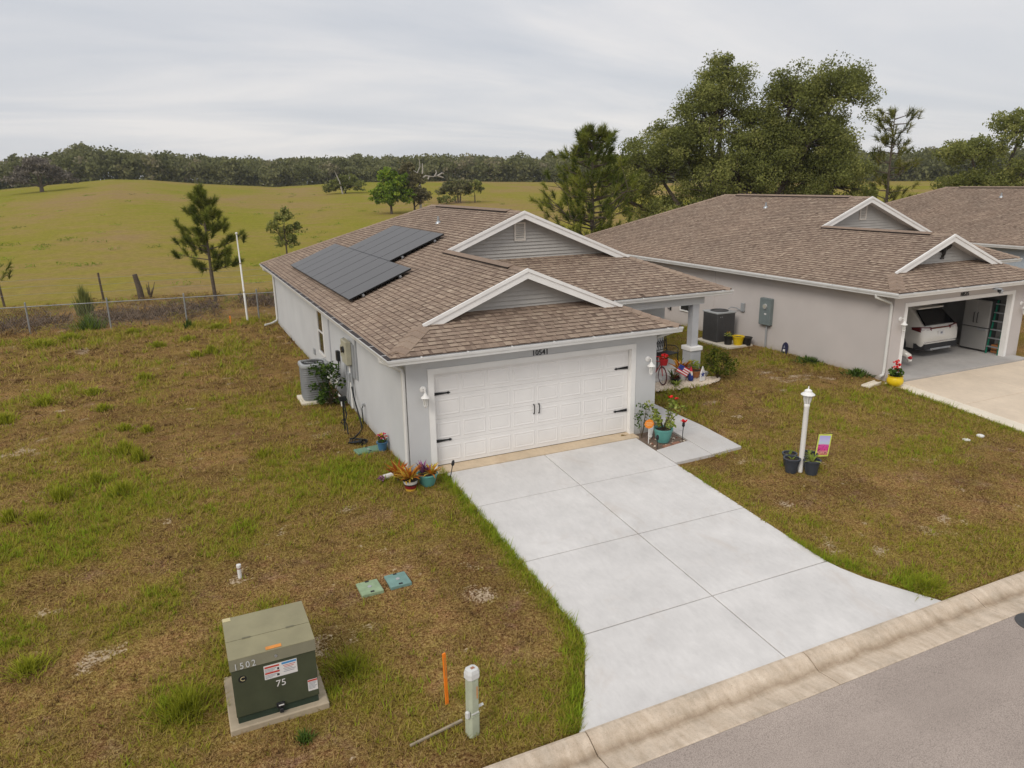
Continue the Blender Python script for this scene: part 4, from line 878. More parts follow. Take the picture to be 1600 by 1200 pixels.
def wheel(cx, r):
    w = MB().path([(cx+r*math.cos(a), 0, r+r*math.sin(a)) for a in np.linspace(0, 6.2832, 29)], .018, 6, False).build('wheel', 'rubber_', bk, smooth=True); b = MB()
    for k in range(8): a = k*.785; b.path([(cx, 0, r), (cx+r*math.cos(a), 0, r+r*math.sin(a))], .004, 4)
    b.build('spoke', 'galv', w); MB().path([(cx+(r-.02)*math.cos(a), 0, r+(r-.02)*math.sin(a)) for a in np.linspace(0, 6.2832, 25)], .01, 5, False).build('rim', 'galv', w)
wheel(-.42, .27); wheel(.42, .27)
for pts in ([(-.42, 0, .27), (-.15, 0, .62), (.28, 0, .66), (.42, 0, .27)], [(-.15, 0, .62), (-.05, 0, .27), (.28, 0, .62)], [(-.42, 0, .27), (-.05, 0, .27)], [(.28, 0, .6), (.26, 0, .84)]): MB().path(pts, .016, 6).build('frame_tube', 'red_paint', bk)
MB().path([(.20, -.25, .86), (.26, -.1, .84), (.26, .1, .84), (.20, .25, .86)], .012, 6).build('handlebar', 'red_paint', bk); MB().bevbox(-.27, -.05, -.06, .06, .66, .72, .02).build('saddle', 'black_metal', bk)
MB().lathe([(.10, .62), (.14, .80)], (.46, 0, 0), 10).build('basket', 'red_paint', bk); b = MB(); leafball(b, pr, 70, (.46, 0, .88), (.15, .15, .10), .08); b.build('flower', 'petal_red', bk); b = MB(); leafball(b, pr, 50, (.44, 0, .84), (.16, .16, .08), .08); b.build('leaves', 'leaf_green', bk)
# rock bed
rb_ = MB(); c0 = []
for a in np.linspace(0, 6.2832, 25)[:-1]: c0.append((8.95+1.45*math.cos(a)*(1+.12*math.sin(3*a)), 3.12+.50*math.sin(a)*(1+.15*math.cos(2*a)), -.070))
rb_.poly(c0); rbo = rb_.build('rock_bed', 'stone_cream'); tag(rbo, 'cream gravel bed in front of the porch', kind='structure')
gb = MB()
for k in range(700):
    a = pr.uniform(0, 6.283); q = math.sqrt(pr.random()); x, y = 8.95+1.5*q*math.cos(a), 3.12+.52*q*math.sin(a); s = pr.uniform(.018, .045)
    rx_, ry_ = pr.uniform(.7, 1.3)*s, pr.uniform(.7, 1.3)*s; gb.faces([(x-rx_, y, -.07), (x, y-ry_, -.07), (x+rx_, y, -.07), (x, y+ry_, -.07), (x-rx_*.5, y-ry_*.3, -.07+s*.7), (x+rx_*.5, y, -.07+s*.8), (x, y+ry_*.5, -.07+s*.65)], [(0, 1, 4), (1, 5, 4), (1, 2, 5), (2, 3, 5), (3, 6, 5), (3, 0, 6), (0, 4, 6), (4, 5, 6)])
gbo = gb.build('gravel', 'stone_cream'); tag(gbo, 'cream pebbles covering the bed before the porch', 'gravel', kind='stuff')
mat('flag_red', (.50, .03, .05), .8, .05); mat('flag_white', (.70, .68, .66), .8, .05); mat('flag_blue', (.03, .05, .22), .8, .05)
fl_ = thing('small_flag', 'small striped flag leaning on its stick beside the red bicycle', 'flag', (8.47, 3.12, -.04)); fl_.rotation_euler = (0, .55, -.2)
MB().path([(0, 0, 0), (0, 0, .95)], .007, 5).build('stick', 'stem', fl_)
for k in range(7): MB().box(.01, .42, -.004, .004, .50+k*.035, .535+k*.035).build('stripe', 'flag_red' if k % 2 == 0 else 'flag_white', fl_)
MB().box(.012, .19, -.007, -.0045, .605, .745).build('canton', 'flag_blue', fl_)
p = pot('flower_pot', 'white tub of orange and red bromeliads by the porch column', (9.25, 3.52, -.05), .17, .21, .28, 'pot_white'); b = MB(); strap(b, pr, 60, (0, 0, .25), .48, .07, (.1, 1), (.0, .8), .35); b.build('leaves', 'leaf_croton', p)
p = pot('flower_pot', 'orange bowl of leafy plants beside the porch column', (9.80, 3.55, -.05), .15, .24, .22, 'pot_orange'); b = MB(); leafball(b, pr, 140, (-.05, 0, .40), (.25, .22, .16), .10, (.2, 1)); b.build('leaves', 'leaf_lime', p)
p = pot('flower_pot', 'low pot of dark red and green leaves left of the white tub', (8.85, 3.25, -.05), .12, .15, .16, 'pot_black'); b = MB(); strap(b, pr, 26, (0, 0, .12), .26, .06, (.2, 1), (0, 1), .4); b.build('leaves', 'leaf_darkred', p); b = MB(); strap(b, pr, 14, (-.05, .05, .12), .36, .05, (.1, .9), (0, .8), .4); b.build('green_leaves', 'leaf_green', p)
p = thing('plant', 'low lime green plant at the left of the gravel bed', 'plant', (8.72, 2.98, -.05)); b = MB(); strap(b, pr, 30, (0, 0, 0), .28, .05, (.3, 1.0), (.1, .8), .4); b.build('leaves', 'leaf_lime', p); MB().lathe([(.03, 0), (.01, .06)], n=6).build('crown_base', 'stem', p)
gn = thing('garden_figurine', 'small figurine in red, white and blue on the gravel bed', 'figurine', (9.42, 3.22, -.04))
MB().lathe([(.07, 0), (.085, .06), (.07, .16), (.045, .22)], n=12).build('coat', 'flag_blue', gn, smooth=True); MB().lathe([(.02, .22), (.045, .25), (.048, .29), (.02, .33)], n=10).build('head', 'stone_cream', gn, smooth=True); MB().lathe([(.05, .30), (.03, .38), (.004, .45)], n=10).build('hat', 'flag_red', gn, smooth=True); MB().lathe([(.03, .17), (.03, .25), (.01, .26)], (0, -.04, 0), 8).build('beard', 'flag_white', gn, smooth=True)
gn = thing('garden_ornament', 'white ornament with a blue star at the front of gravel', 'ornament', (9.72, 3.02, -.04), .2)
MB().prism([(-.11, 0, 0), (.11, 0, 0), (.09, 0, .26), (0, 0, .46), (-.09, 0, .26)], (0, .03, 0)).build('board', 'flag_white', gn); sp_ts = []
for k in range(10): a = math.pi/2+k*math.pi/5; r = .10 if k % 2 == 0 else .042; sp_ts.append((r*math.cos(a), -.006, .2+r*math.sin(a)))
MB().prism(sp_ts, (0, .005, 0)).build('star', 'flag_blue', gn)
leafmat('shrub_leaf', [(0, (.04, .055, .008)), (.5, (.10, .12, .016)), (1, (.22, .22, .03))])
bu = thing('shrub', 'bushy green shrub growing in front of the porch column', 'shrub', (10.42, 3.15, -.085)); b = MB()
for k in range(14): a = pr.uniform(0, 6.28); b.path([(0, 0, 0), (.2*math.cos(a), .2*math.sin(a), .35), (.55*math.cos(a), .5*math.sin(a), pr.uniform(.5, .95))], [.014, .009, .003], 5)
b.build('stem', 'stem', bu); b = MB()
for k in range(46):
    a = pr.uniform(0, 6.28); rr = pr.uniform(.05, .55); leafball(b, pr, 26, (rr*math.cos(a), rr*.9*math.sin(a), pr.uniform(.2, .85)*(1.15-rr*.8)), (.14, .14, .11), .09, (.0, .8))
b.build('foliage', 'shrub_leaf', bu)
# ------------------------------------------------------------------ yard utilities
mat('trans_green', (.058, .066, .038), .5, .14, 4); mat('trans_top', (.255, .230, .135), .6, .10, 3); mat('trans_lip', (.155, .142, .092), .55, .1, 4); mat('trans_sill', (.026, .042, .028), .5, .1)
mat('label_white', (.66, .64, .62), .5, .04); mat('label_red', (.48, .05, .03), .5, .05); mat('label_blue', (.06, .25, .52), .5, .05); mat('label_ink', (.22, .23, .27), .6, .05); mat('num_grey', (.42, .42, .40), .5, .05); mat('paint_orange', (.62, .24, .05), .7, .15, 12); mat('label_cream', (.52, .45, .25), .6, .1)
t = NT('car_glass'); t.done(t.bsdf((.004, .004, .005), .12, spec=.25))
tr = thing('transformer_box', 'dark green utility transformer box with light top on concrete pad', 'transformer', (-4.26, -5.55, -.51))
W = .505
def tp(x, y, z): return (x, y, z)
MB().bevbox(-.60, .61, -.58, .56, -.12, .075, .015).build('pad', 'concrete_old', tr)
MB().box(-W+.01, W-.01, -.475, .50, .07, .84).build('tank', 'trans_green', tr); MB().box(-W+.015, W-.015, -.49, -.476, .075, .17).build('sill', 'trans_sill', tr)
dr_ = MB().bevbox(-W, W, -.505, -.476, .172, .86, .006).build('door', 'trans_green', tr)
MB().hexa([(-W-.012, -.52, .845), (W+.012, -.52, .845), (W+.012, .0, .845), (-W-.012, .0, .845)], [(-W-.012, -.46, .965), (W+.012, -.46, .965), (W+.012, -.09, .985), (-W-.012, -.09, .985)]).build('hood', 'trans_lip', tr)
MB().hexa([(-W-.014, -.462, .962), (W+.014, -.462, .962), (W+.014, -.088, .982), (-W-.014, -.088, .982)], [(-W-.014, -.462, .968), (W+.014, -.462, .968), (W+.014, -.088, .988), (-W-.014, -.088, .988)]).build('hood_top', 'trans_top', tr)
MB().hexa([(-W-.014, -.080, .84), (W+.014, -.080, .84), (W+.014, .52, .84), (-W-.014, .52, .84)], [(-W-.014, -.080, .990), (W+.014, -.080, .990), (W+.014, .51, .975), (-W-.014, .51, .975)]).build('roof_plate', 'trans_top', tr)
for x in (-.27, .27): MB().path([(x-.05, -.084, .991), (x+.05, -.084, .991)], .013, 6).build('hinge', 'trans_lip', tr)
MB().box(-.075, .115, -.44, -.375, .9735, .9755).build('orange_sticker', 'paint_orange', tr); MB().hexa([(-W-.01, .42, .979), (-W+.09, .42, .979), (-W+.09, .51, .9772), (-W-.01, .51, .9772)], [(-W-.01, .42, .9815), (-W+.09, .42, .9815), (-W+.09, .51, .979), (-W-.01, .51, .979)]).build('corner_sticker', 'label_cream', tr)
MB().lathe([(.018, -.505), (.018, -.495)], (.03, 0, .895), 10, 'y').build('bolt', 'galv', tr)
for ch, x in zip('1502', (-.445, -.375, -.305, -.235)): textmesh(ch, .105, .001, 'num_grey', 'digit', tr, (x, -.5115, .885), (math.atan2(.12, .06), 0, 0))
wl = MB().box(-.13, .27, -.5075, -.5055, .60, .795).build('warning_label', 'label_white', tr)
def lb(x0_, x1_, z0_, z1_, m, par): MB().box(x0_, x1_, -.5092, -.5078, z0_, z1_).build('print_bar', m, par)
lb(-.12, .055, .755, .778, 'label_red', wl); lb(-.12, .055, .672, .695, 'label_red', wl); lb(.085, .262, .758, .785, 'label_blue', wl)
for k in range(3): lb(-.12, .02-.02*k, .737-k*.017, .743-k*.017, 'label_ink', wl); lb(-.12, .03-.03*k, .652-k*.017, .658-k*.017, 'label_ink', wl)
for k in range(5): lb(.10+.01*(k % 2), .25-.02*(k % 3), .735-k*.022, .742-k*.022, 'label_ink' if k > 1 else 'label_red', wl)
lb(.028, .05, .705, .735, 'black_metal', wl); lb(.02, .05, .62, .648, 'black_metal', wl)
w2 = MB().box(.375, .497, -.5075, -.5055, .265, .43).build('warning_label', 'label_white', tr); lb(.378, .494, .402, .425, 'label_red', w2)
for k in range(6): lb(.385, .485-.012*(k % 3), .385-k*.018, .391-k*.018, 'label_ink', w2)
textmesh('75', .13, .001, 'label_white', 'digit', tr, (.055, -.5075, .50), FRONT); MB().lathe([(.05, -.5058), (.05, -.5065)], (-.385, 0, .70), 16, 'y').build('letter_disc', 'black_metal', tr); textmesh('C', .085, .001, 'label_cream', 'letter', tr, (-.385, -.5085, .70), FRONT)
MB().bevbox(-.03, .07, -.535, -.506, .16, .235, .006).build('latch', 'black_metal', tr); MB().bevbox(.0, .05, -.545, -.51, .09, .15, .008).build('padlock', 'dark_plastic', tr); MB().box(-.005, .06, -.5375, -.5355, .195, .212).build('latch_tag', 'label_white', tr)

mat('ped_green', (.40, .43, .32), .55, .1, 5); mat('ped_cap', (.60, .60, .58), .55, .08, 5)
pd = thing('cable_pedestal', 'pale green cable pedestal post with white cap near the curb', 'utility post', (-2.12, -7.28, -.62), .25); pd.rotation_euler = (.0, .02, .25)
def oct_(w, d, z, c=.03): return [(-w+c, -d, z), (w-c, -d, z), (w, -d+c, z), (w, d-c, z), (w-c, d, z), (-w+c, d, z), (-w, d-c, z), (-w, -d+c, z)]
k_ = .70
ringmesh([oct_(.115*k_, .10*k_, -.05), oct_(.115*k_, .10*k_, .30), oct_(.118*k_, .103*k_, .31)]).build('base', 'ped_green', pd); ringmesh([oct_(.105*k_, .092*k_, .31), oct_(.105*k_, .092*k_, .84)]).build('shaft', 'ped_green', pd)
ringmesh([oct_(.122*k_, .107*k_, .83), oct_(.122*k_, .107*k_, .90), oct_(.105*k_, .09*k_, .945), oct_(.05*k_, .05*k_, .955)]).build('cap', 'ped_cap', pd)
MB().box(-.045, .045, -.071, -.0655, .36, .80).build('front_panel', 'ped_green', pd); MB().box(-.06, .045, -.078, -.0655, .345, .362).build('seam', 'ped_cap', pd); MB().box(.018, .032, -.0735, -.0715, .55, .72).build('warning_strip', 'paint_orange', pd); MB().bevbox(-.120, -.074, -.06, -.01, .30, .40, .012).build('side_lug', 'ped_cap', pd); MB().path([(.07, -.02, .38), (.14, -.04, .40)], .018, 6).build('stub', 'ped_cap', pd)
MB().box(-.02, .03, -.03, .01, .950, .958).build('rust_spot', 'brick_red', pd)
mat('stake_orange', (.85, .22, .015), .7, .08, 10)
o = thing('survey_stake', 'bright orange wooden survey stake left of the pedestal', 'stake', (-2.24, -6.69, -.57)); o.rotation_euler = (0, -.02, .3); MB().hexa([(-.022, -.01, 0), (.022, -.01, 0), (.022, .01, 0), (-.022, .01, 0)], [(-.022, -.01, .78), (.022, -.01, .78), (.022, .01, .78), (-.022, .01, .78)]).build('stake', 'stake_orange', o)
MB().box(-.012, .012, -.0118, -.0105, .42, .72).build('ink_marks', 'paint_orange', o)
mat('old_wood', (.30, .25, .18), .9, .2, 12, bump=.3, bscale=60); o = MB().path([(0, 0, .03), (.72, .11, .05)], [.018, .022], 5).build('wooden_stick', 'old_wood', loc=(-2.90, -7.18, -.60)); tag(o, 'weathered wooden stake lying on the ground by the pedestal', 'stick')
o = thing('marker_pipe', 'short white capped pipe standing in the left lawn', 'pipe', (-4.40, -2.6, -.28)); MB().lathe([(.032, 0), (.032, .20)], n=10, cap=False).build('pipe', 'pvc_white', o, smooth=True); MB().lathe([(.032, .198), (.038, .20), (.038, .245), (.0, .25)], n=10, cap=False).build('cap', 'pvc_white', o, smooth=True); MB().lathe([(.0335, .17), (.0335, .19)], n=10, cap=False).build('band', 'brick_red', o)

# ------------------------------------------------------------------ neighbour side
na = thing('air_conditioner', 'dark grey square air conditioner beside the greige house', 'air conditioner', (14.02, 7.45, -.09))
MB().bevbox(-.62, .60, -1.25, .62, -.02, .07, .012).build('pad', 'border_cream', na); MB().bevbox(-.42, .42, -.42, .42, .07, 1.16, .03).build('body', 'ac_dark', na)
for s in range(4):
    for k in range(9):
        a = s*math.pi/2; o = MB().box(-.35+k*.0825, -.315+k*.0825, -.430, -.419, .14, 1.08).build('louvre', 'ac_dark', na, rot=(0, 0, a))
MB().bevbox(-.44, .44, -.44, .44, 1.14, 1.20, .012).build('top', 'ac_mid', na); MB().lathe([(.34, 1.20), (.34, 1.225), (.30, 1.23), (.29, 1.205), (.0, 1.205)], n=22, cap=False).build('fan_guard', 'ac_dark', na, smooth=True); MB().box(-.30, -.16, -.4225, -.4205, 1.02, 1.045).build('badge', 'galv', na)
o = thing('wall_disconnect', 'small grey disconnect box beside the dark air conditioner', 'switch box', (14.8, 7.0, 1.2)); MB().bevbox(-.09, -.002, -.08, .08, -.12, .2, .01).build('box', 'conduit_grey', o); MB().path([(-.04, .03, -.11), (-.10, .25, -.02), (-.3, .35, .02), (-.40, .4, -.05)], .02, 6).build('conduit', 'conduit_grey', o)
o = thing('hose_hook', 'small black hook on the greige wall left of its window', 'hook', (14.8, 11.5, .55)); MB().bevbox(-.04, -.002, -.05, .05, -.1, .16, .01).build('plate', 'black_metal', o); MB().path([(-.03, 0, .0), (-.14, 0, -.04), (-.16, 0, .06)], .018, 6).build('hook', 'black_metal', o)
o = thing('electric_meter', 'tall grey electric meter box on the greige side wall', 'meter box', (14.8, 5.74, 0)); MB().bevbox(-.17, -.002, -.27, .27, .78, 1.76, .02).build('cabinet', 'meter_grey', o); MB().lathe([(.09, -.215), (.10, -.18), (.10, -.17)], (0, -.02, 1.47), 16, 'x').build('meter_dial', 'lantern_glass', o, smooth=True); MB().lathe([(.05, -.219), (.05, -.216)], (0, -.02, 1.47), 12, 'x').build('dial_face', 'meter_beige', o); MB().box(-.175, -.171, -.10, .0, 1.17, 1.22).build('tag', 'label_white', o); MB().path([(-.06, -.05, .80), (-.06, -.05, -.1)], .035, 8).build('conduit', 'conduit_grey', o)
mat('plaque_navy', (.025, .025, .06), .5, .1)
o = thing('garden_plaque', 'navy arched plaque leaning on the base of the greige wall', 'plaque', (14.72, 4.72, -.08)); pts = [(-.02, -.13, 0), (-.02, .13, 0), (.02, .13, .27), (.03, .08, .36), (.03, 0, .40), (.03, -.08, .36), (.02, -.13, .27)]; MB().prism(pts, (.03, 0, 0)).build('plate', 'plaque_navy', o); MB().prism([(-.024, -.05, .07), (-.024, .05, .07), (-.018, .05, .15), (-.018, -.05, .15)], (.003, 0, 0)).build('print', 'label_white', o); MB().prism([(-.016, -.04, .20), (-.016, .04, .20), (-.010, 0, .29)], (.003, 0, 0)).build('emblem', 'label_ink', o)
p = pot('flower_pot', 'black pot of small yellow flowers, left of three by the wall', (13.80, 6.62, -.02), .13, .17, .32, 'pot_black', 'pots beside the dark air conditioner'); b = MB(); leafball(b, pr, 60, (0, 0, .38), (.15, .15, .1), .08, (0, 1)); b.build('leaves', 'leaf_lime', p); b = MB(); leafball(b, pr, 20, (0, 0, .45), (.13, .13, .06), .06, (.3, .9)); b.build('flower', 'leaf_croton', p)
pot('flower_pot', 'empty bright yellow pot, middle of three by the wall', (14.08, 6.40, -.05), .15, .215, .36, 'pot_yellow', 'pots beside the dark air conditioner'); pot('flower_pot', 'empty black pot, right of three by the wall', (14.42, 6.30, -.05), .14, .18, .30, 'pot_black', 'pots beside the dark air conditioner')
p = thing('flower_pot', 'round yellow pot of red flowers at the open garage corner', 'flower pot', (14.42, -.02, -.075)); MB().lathe([(.13, 0), (.22, .08), (.235, .18), (.20, .27), (.215, .31), (.19, .31), (.18, .27)], n=20, cap=False).build('pot', 'pot_yellow', p, smooth=True); MB().lathe([(.19, .27), (.001, .28)], n=12, cap=False).build('soil', 'soil', p)
b = MB(); leafball(b, pr, 110, (0, 0, .42), (.22, .22, .14), .12, (0, .8)); b.build('leaves', 'leaf_green', p); b = MB()
for c in ((-.08, 0, .72), (.1, .02, .62), (.12, .05, .48), (-.1, -.05, .60), (.16, .1, .70)): leafball(b, pr, 16, c, (.07, .07, .06), .08)
b.build('flower', 'petal_red', p); MB().path([(0, 0, .28), (.02, 0, .68)], .01, 5).build('stem', 'stem', p)
o = thing('splash_block', 'cream concrete splash block under the greige house downspout', 'splash block', (13.98, .35, -.085), .15); MB().hexa([(-.42, -.14, 0), (.22, -.11, 0), (.22, .11, 0), (-.42, .14, 0)], [(-.42, -.14, .03), (.22, -.11, .06), (.22, .11, .06), (-.42, .14, .03)]).build('base', 'border_cream', o)
for s in (-1, 1): MB().hexa([(-.40, s*.12-.02, .028), (.22, s*.10-.02, .058), (.22, s*.10+.02, .058), (-.40, s*.12+.02, .028)], [(-.40, s*.12-.02, .05), (.22, s*.10-.02, .09), (.22, s*.10+.02, .09), (-.40, s*.12+.02, .05)]).build('side_lip', 'border_cream', o)
mat('eagle_dark', (.03, .025, .022), .5, .2, 10)
o = thing('eagle_ornament', 'dark spread-winged eagle mounted on the greige house small gable', 'ornament', (17.97, 1.53, 3.62)); MB().lathe([(.01, -.20), (.05, -.12), (.065, 0), (.04, .10), (.035, .14), (.004, .17)], (0, -.05, 0), 8).build('body', 'eagle_dark', o, smooth=True); MB().lathe([(.02, .11), (.04, .14), (.03, .18), (.005, .19)], (0, -.075, 0), 8).build('head', 'flag_white', o, smooth=True)
for s in (-1, 1): pts = [(s*.03, -.03, .08), (s*.20, -.05, .20), (s*.38, -.04, .16), (s*.33, -.03, .06), (s*.22, -.02, .02), (s*.10, -.02, -.06)]; MB().prism(pts if s > 0 else pts[::-1], (0, .02, 0)).build('wing', 'eagle_dark', o)
MB().prism([(-.05, -.02, -.16), (.05, -.02, -.16), (.09, -.02, -.28), (-.09, -.02, -.28)], (0, .02, 0)).build('tail', 'eagle_dark', o)
o = thing('security_light', 'grey security floodlight under the gutter above the open garage', 'floodlight', (18.78, .10, 2.47)); MB().bevbox(-.07, .07, -.12, .12, -.03, .04, .012).build('housing', 'conduit_grey', o); MB().lathe([(.05, 0), (.075, .10)], (.03, -.10, -.12), 10).build('lamp_head', 'conduit_grey', o, smooth=True); MB().lathe([(.045, 0), (.06, .09)], (-.06, -.10, -.08), 10).build('sensor', 'dark_plastic', o, smooth=True)

# car in the open garage
t = NT('car_white'); t.done(t.bsdf((.66, .63, .575), .22, spec=.5, **{'Coat Weight': .5, 'Coat Roughness': .05}))
t = NT('tail_red'); t.done(t.bsdf((.10, .010, .010), .12, spec=.6)); t = NT('tail_clear'); t.done(t.bsdf((.48, .44, .42), .12, spec=.6)); mat('chrome', (.55, .55, .55), .15, .02, metal=1.0); mat('rubber', (.018, .018, .018), .8, .1)
cr = thing('car', 'white sport utility vehicle parked nose-in inside the open garage', 'car', (18.62, 1.62, 0.0))
st = [  # y, bottom, belt, roof, half width low, half width roof
 (0.00, .42, .62, .66, .74, .60), (0.03, .36, .76, .84, .84, .66), (0.08, .32, .92, .99, .91, .72), (0.16, .30, 1.00, 1.08, .935, .76), (.34, .30, 1.03, 1.24, .95, .72), (.62, .30, 1.05, 1.50, .96, .66), (.80, .30, 1.05, 1.62, .965, .64), (1.2, .30, 1.05, 1.68, .97, .63), (2.2, .28, 1.03, 1.70, .97, .63), (2.9, .28, 1.02, 1.60, .97, .62), (3.5, .28, 1.0, 1.14, .96, .66), (4.0, .28, .95, 1.04, .95, .66), (4.5, .32, .80, .90, .88, .6), (4.7, .40, .62, .70, .74, .5)]
rings = []
for y, bo, be, ro, wl_, wr in st:
    half = [(wl_*.86, bo), (wl_*.97, bo+(be-bo)*.25), (wl_, bo+(be-bo)*.6), (wl_*.975, be), ((wl_*.9+wr)/2, be+(ro-be)*.45), (wr, ro-(ro-be)*.12), (wr*.72, ro), (wr*.3, ro+.012)]
    rings.append([(x, y, z) for x, z in half]+[(-x, y, z) for x, z in reversed(half)])
body = ringmesh([[(0*p[0]+p[0]*.85, p[1]+.0, p[2]) for p in rings[0]]]+rings, True); body.f.append(tuple(reversed(range(16)))); body.m.append(0); body.t.append(.5)
body.build('body', 'car_white', cr, smooth=True)
def sq(pts, m, nm, par=cr, off=.012):
    P = [Vector(p) for p in pts]; n = (P[1]-P[0]).cross(P[-1]-P[0]).normalized(); b = MB(); b.prism([tuple(p+n*off) for p in P][::-1], tuple(-n*off*1.5)); return b.build(nm, m, par)
sq([(-.72, .13, 1.10), (.72, .13, 1.10), (.60, .60, 1.545), (-.60, .60, 1.545)], 'car_glass', 'rear_window', off=.03)
MB().bevbox(-.62, .62, .50, .78, 1.58, 1.63, .015).build('roof_spoiler', 'car_white', cr); MB().path([(.05, .13, 1.13), (-.30, .17, 1.20)], .008, 5).build('wiper', 'black_metal', cr)
for s in (-1, 1):
    tl = MB(); tl.hexa([(s*.45, .055, .93), (s*.93, .11, .90), (s*.965, .42, .95), (s*.5, .2, .95)], [(s*.45, .075, 1.04), (s*.90, .15, 1.08), (s*.955, .44, 1.03), (s*.5, .22, 1.06)]); L_ = tl.build('tail_light', 'tail_red', cr)
    MB().hexa([(s*.55, .046, .945), (s*.88, .090, .922), (s*.88, .12, .93), (s*.55, .1, .95)], [(s*.55, .056, 1.01), (s*.87, .122, 1.04), (s*.87, .15, 1.04), (s*.55, .12, 1.02)]).build('lens', 'tail_clear', L_)
MB().box(-.46, .46, .048, .08, .985, 1.03).build('light_bar', 'tail_red', cr)
pl_ = MB().bevbox(-.17, .17, .012, .05, .76, .90, .006).build('number_plate', 'label_white', cr); MB().box(-.05, .05, .008, .0115, .80, .87).build('plate_print', 'label_ink', pl_)
MB().hexa([(-.80, -.02, .30), (.80, -.02, .30), (.94, .30, .30), (-.94, .30, .30)], [(-.80, -.012, .50), (.80, -.012, .50), (.962, .30, .50), (-.962, .30, .50)]).build('lower_bumper', 'dark_plastic', cr); MB().hexa([(-.78, -.022, .545), (.78, -.022, .545), (.90, .1, .56), (-.90, .1, .56)], [(-.78, -.018, .575), (.78, -.018, .575), (.90, .1, .59), (-.90, .1, .59)]).build('bumper_trim', 'chrome', cr)
MB().hexa([(-.5, -.03, .28), (.5, -.03, .28), (.6, .1, .26), (-.6, .1, .26)], [(-.5, -.03, .34), (.5, -.03, .34), (.6, .1, .34), (-.6, .1, .34)]).build('skid_plate', 'galv', cr)
for s in (-.45, .45): MB().lathe([(.04, -.04), (.04, .12)], (s, 0, .30), 10, 'y').build('exhaust_tip', 'chrome', cr)
for s in (-1, 1):
    for y in (1.0, 3.75):
        w = MB().lathe([(.22, -.12), (.34, -.11), (.36, 0), (.34, .11), (.22, .12)], (s*.88, y, .33), 22, 'x').build('wheel', 'rubber', cr, smooth=True); MB().lathe([(.21, .0), (.21, .125), (.03, .13)], (s*.88 if s > 0 else s*.88-.13, y, .33), 14, 'x').build('rim', 'galv', w)
        MB().lathe([(.40, -.03), (.44, .0), (.40, .03)], (s*.955, y, .36), 22, 'x', False).build('wheel_arch', 'dark_plastic', cr)
    sq([(s*.945, .75, 1.10), (s*.945, 2.9, 1.10), (s*.70, 2.6, 1.56), (s*.72, 1.0, 1.55)][::(1 if s > 0 else -1)], 'car_glass', 'side_window', off=.02); MB().bevbox(s*1.0-.08, s*1.0+.08, 2.85, 3.0, 1.02, 1.16, .02).build('wing_mirror', 'car_white', cr)
textmesh('AWD', .05, .001, 'galv', 'badge', cr, (.62, .012, .70), FRONT)
# refrigerator, ladder, clutter
mat('steel', (.36, .35, .335), .45, .05, 3, metal=.35)
fr = thing('refrigerator', 'grey steel refrigerator against the right wall of open garage', 'refrigerator', (20.50, 1.70, -.0), 0)
MB().bevbox(0, .42, -.46, .46, .04, 1.80, .01).build('cabinet', 'ac_dark', fr)
for y0_, y1_ in ((-.455, -.003), (.003, .455)):
    d = MB().bevbox(-.07, -.002, y0_, y1_, .86, 1.79, .012).build('door', 'steel', fr); yy = -.06 if y0_ < -.1 else .06; MB().path([(-.07, yy, 1.0), (-.11, yy, 1.02), (-.11, yy, 1.33), (-.07, yy, 1.35)], .016, 6).build('handle', 'ac_dark', d)
d = MB().bevbox(-.07, -.002, -.455, .455, .08, .83, .012).build('freezer_drawer', 'steel', fr); MB().bevbox(-.11, -.071, -.42, -.10, .77, .83, .008).build('handle', 'galv', d)
mat('ladder_green', (.01, .16, .10), .5, .1); la = thing('step_ladder', 'green fibreglass step ladder with silver treads beside the refrigerator', 'ladder', (20.42, .98, -.01))
for yy in (-.20, .20): MB().hexa([(-.03, yy-.012, 0), (.03, yy-.012, 0), (.03, yy+.012, 0), (-.03, yy+.012, 0)], [(.18, yy*.8-.012, 1.85), (.24, yy*.8-.012, 1.85), (.24, yy*.8+.012, 1.85), (.18, yy*.8+.012, 1.85)]).build('rail', 'ladder_green', la)
for k in range(6): z = .25+k*.29; x = .21*z/1.85; MB().bevbox(x-.055, x+.055, -.20, .20, z, z+.035, .006).build('tread', 'galv', la)
o = thing('wooden_box', 'small orange wooden crate at the foot of the ladder', 'crate', (20.75, .98, -.005))
for z in (.03, .13, .23): MB().bevbox(-.15, .15, -.16, -.14, z, z+.075, .004).build('slat', 'pot_orange', o); MB().bevbox(-.15, -.13, -.139, .139, z, z+.075, .004).build('slat', 'pot_orange', o); MB().bevbox(-.15, .15, .14, .16, z, z+.075, .004).build('slat', 'pot_orange', o); MB().bevbox(.13, .15, -.139, .139, z, z+.075, .004).build('slat', 'pot_orange', o)
o = thing('mower', 'white and red machine tail just inside the open garage left jamb', 'machine', (16.3, 1.25, -.0)); MB().path([(-.2, .5, .30), (0, .3, .42), (.10, .05, .44), (.15, -.12, .36), (.16, -.18, .2)], [.10, .12, .12, .10, .06], 10).build('fender', 'car_white', o, smooth=True); MB().lathe([(.05, -.24), (.06, -.15)], (.12, 0, .33), 10, 'y').build('tail_lamp', 'red_paint', o); MB().lathe([(.10, -.05), (.17, -.045), (.17, .045), (.10, .05)], (.0, .3, .17), 16, 'x').build('wheel', 'rubber', o, smooth=True)
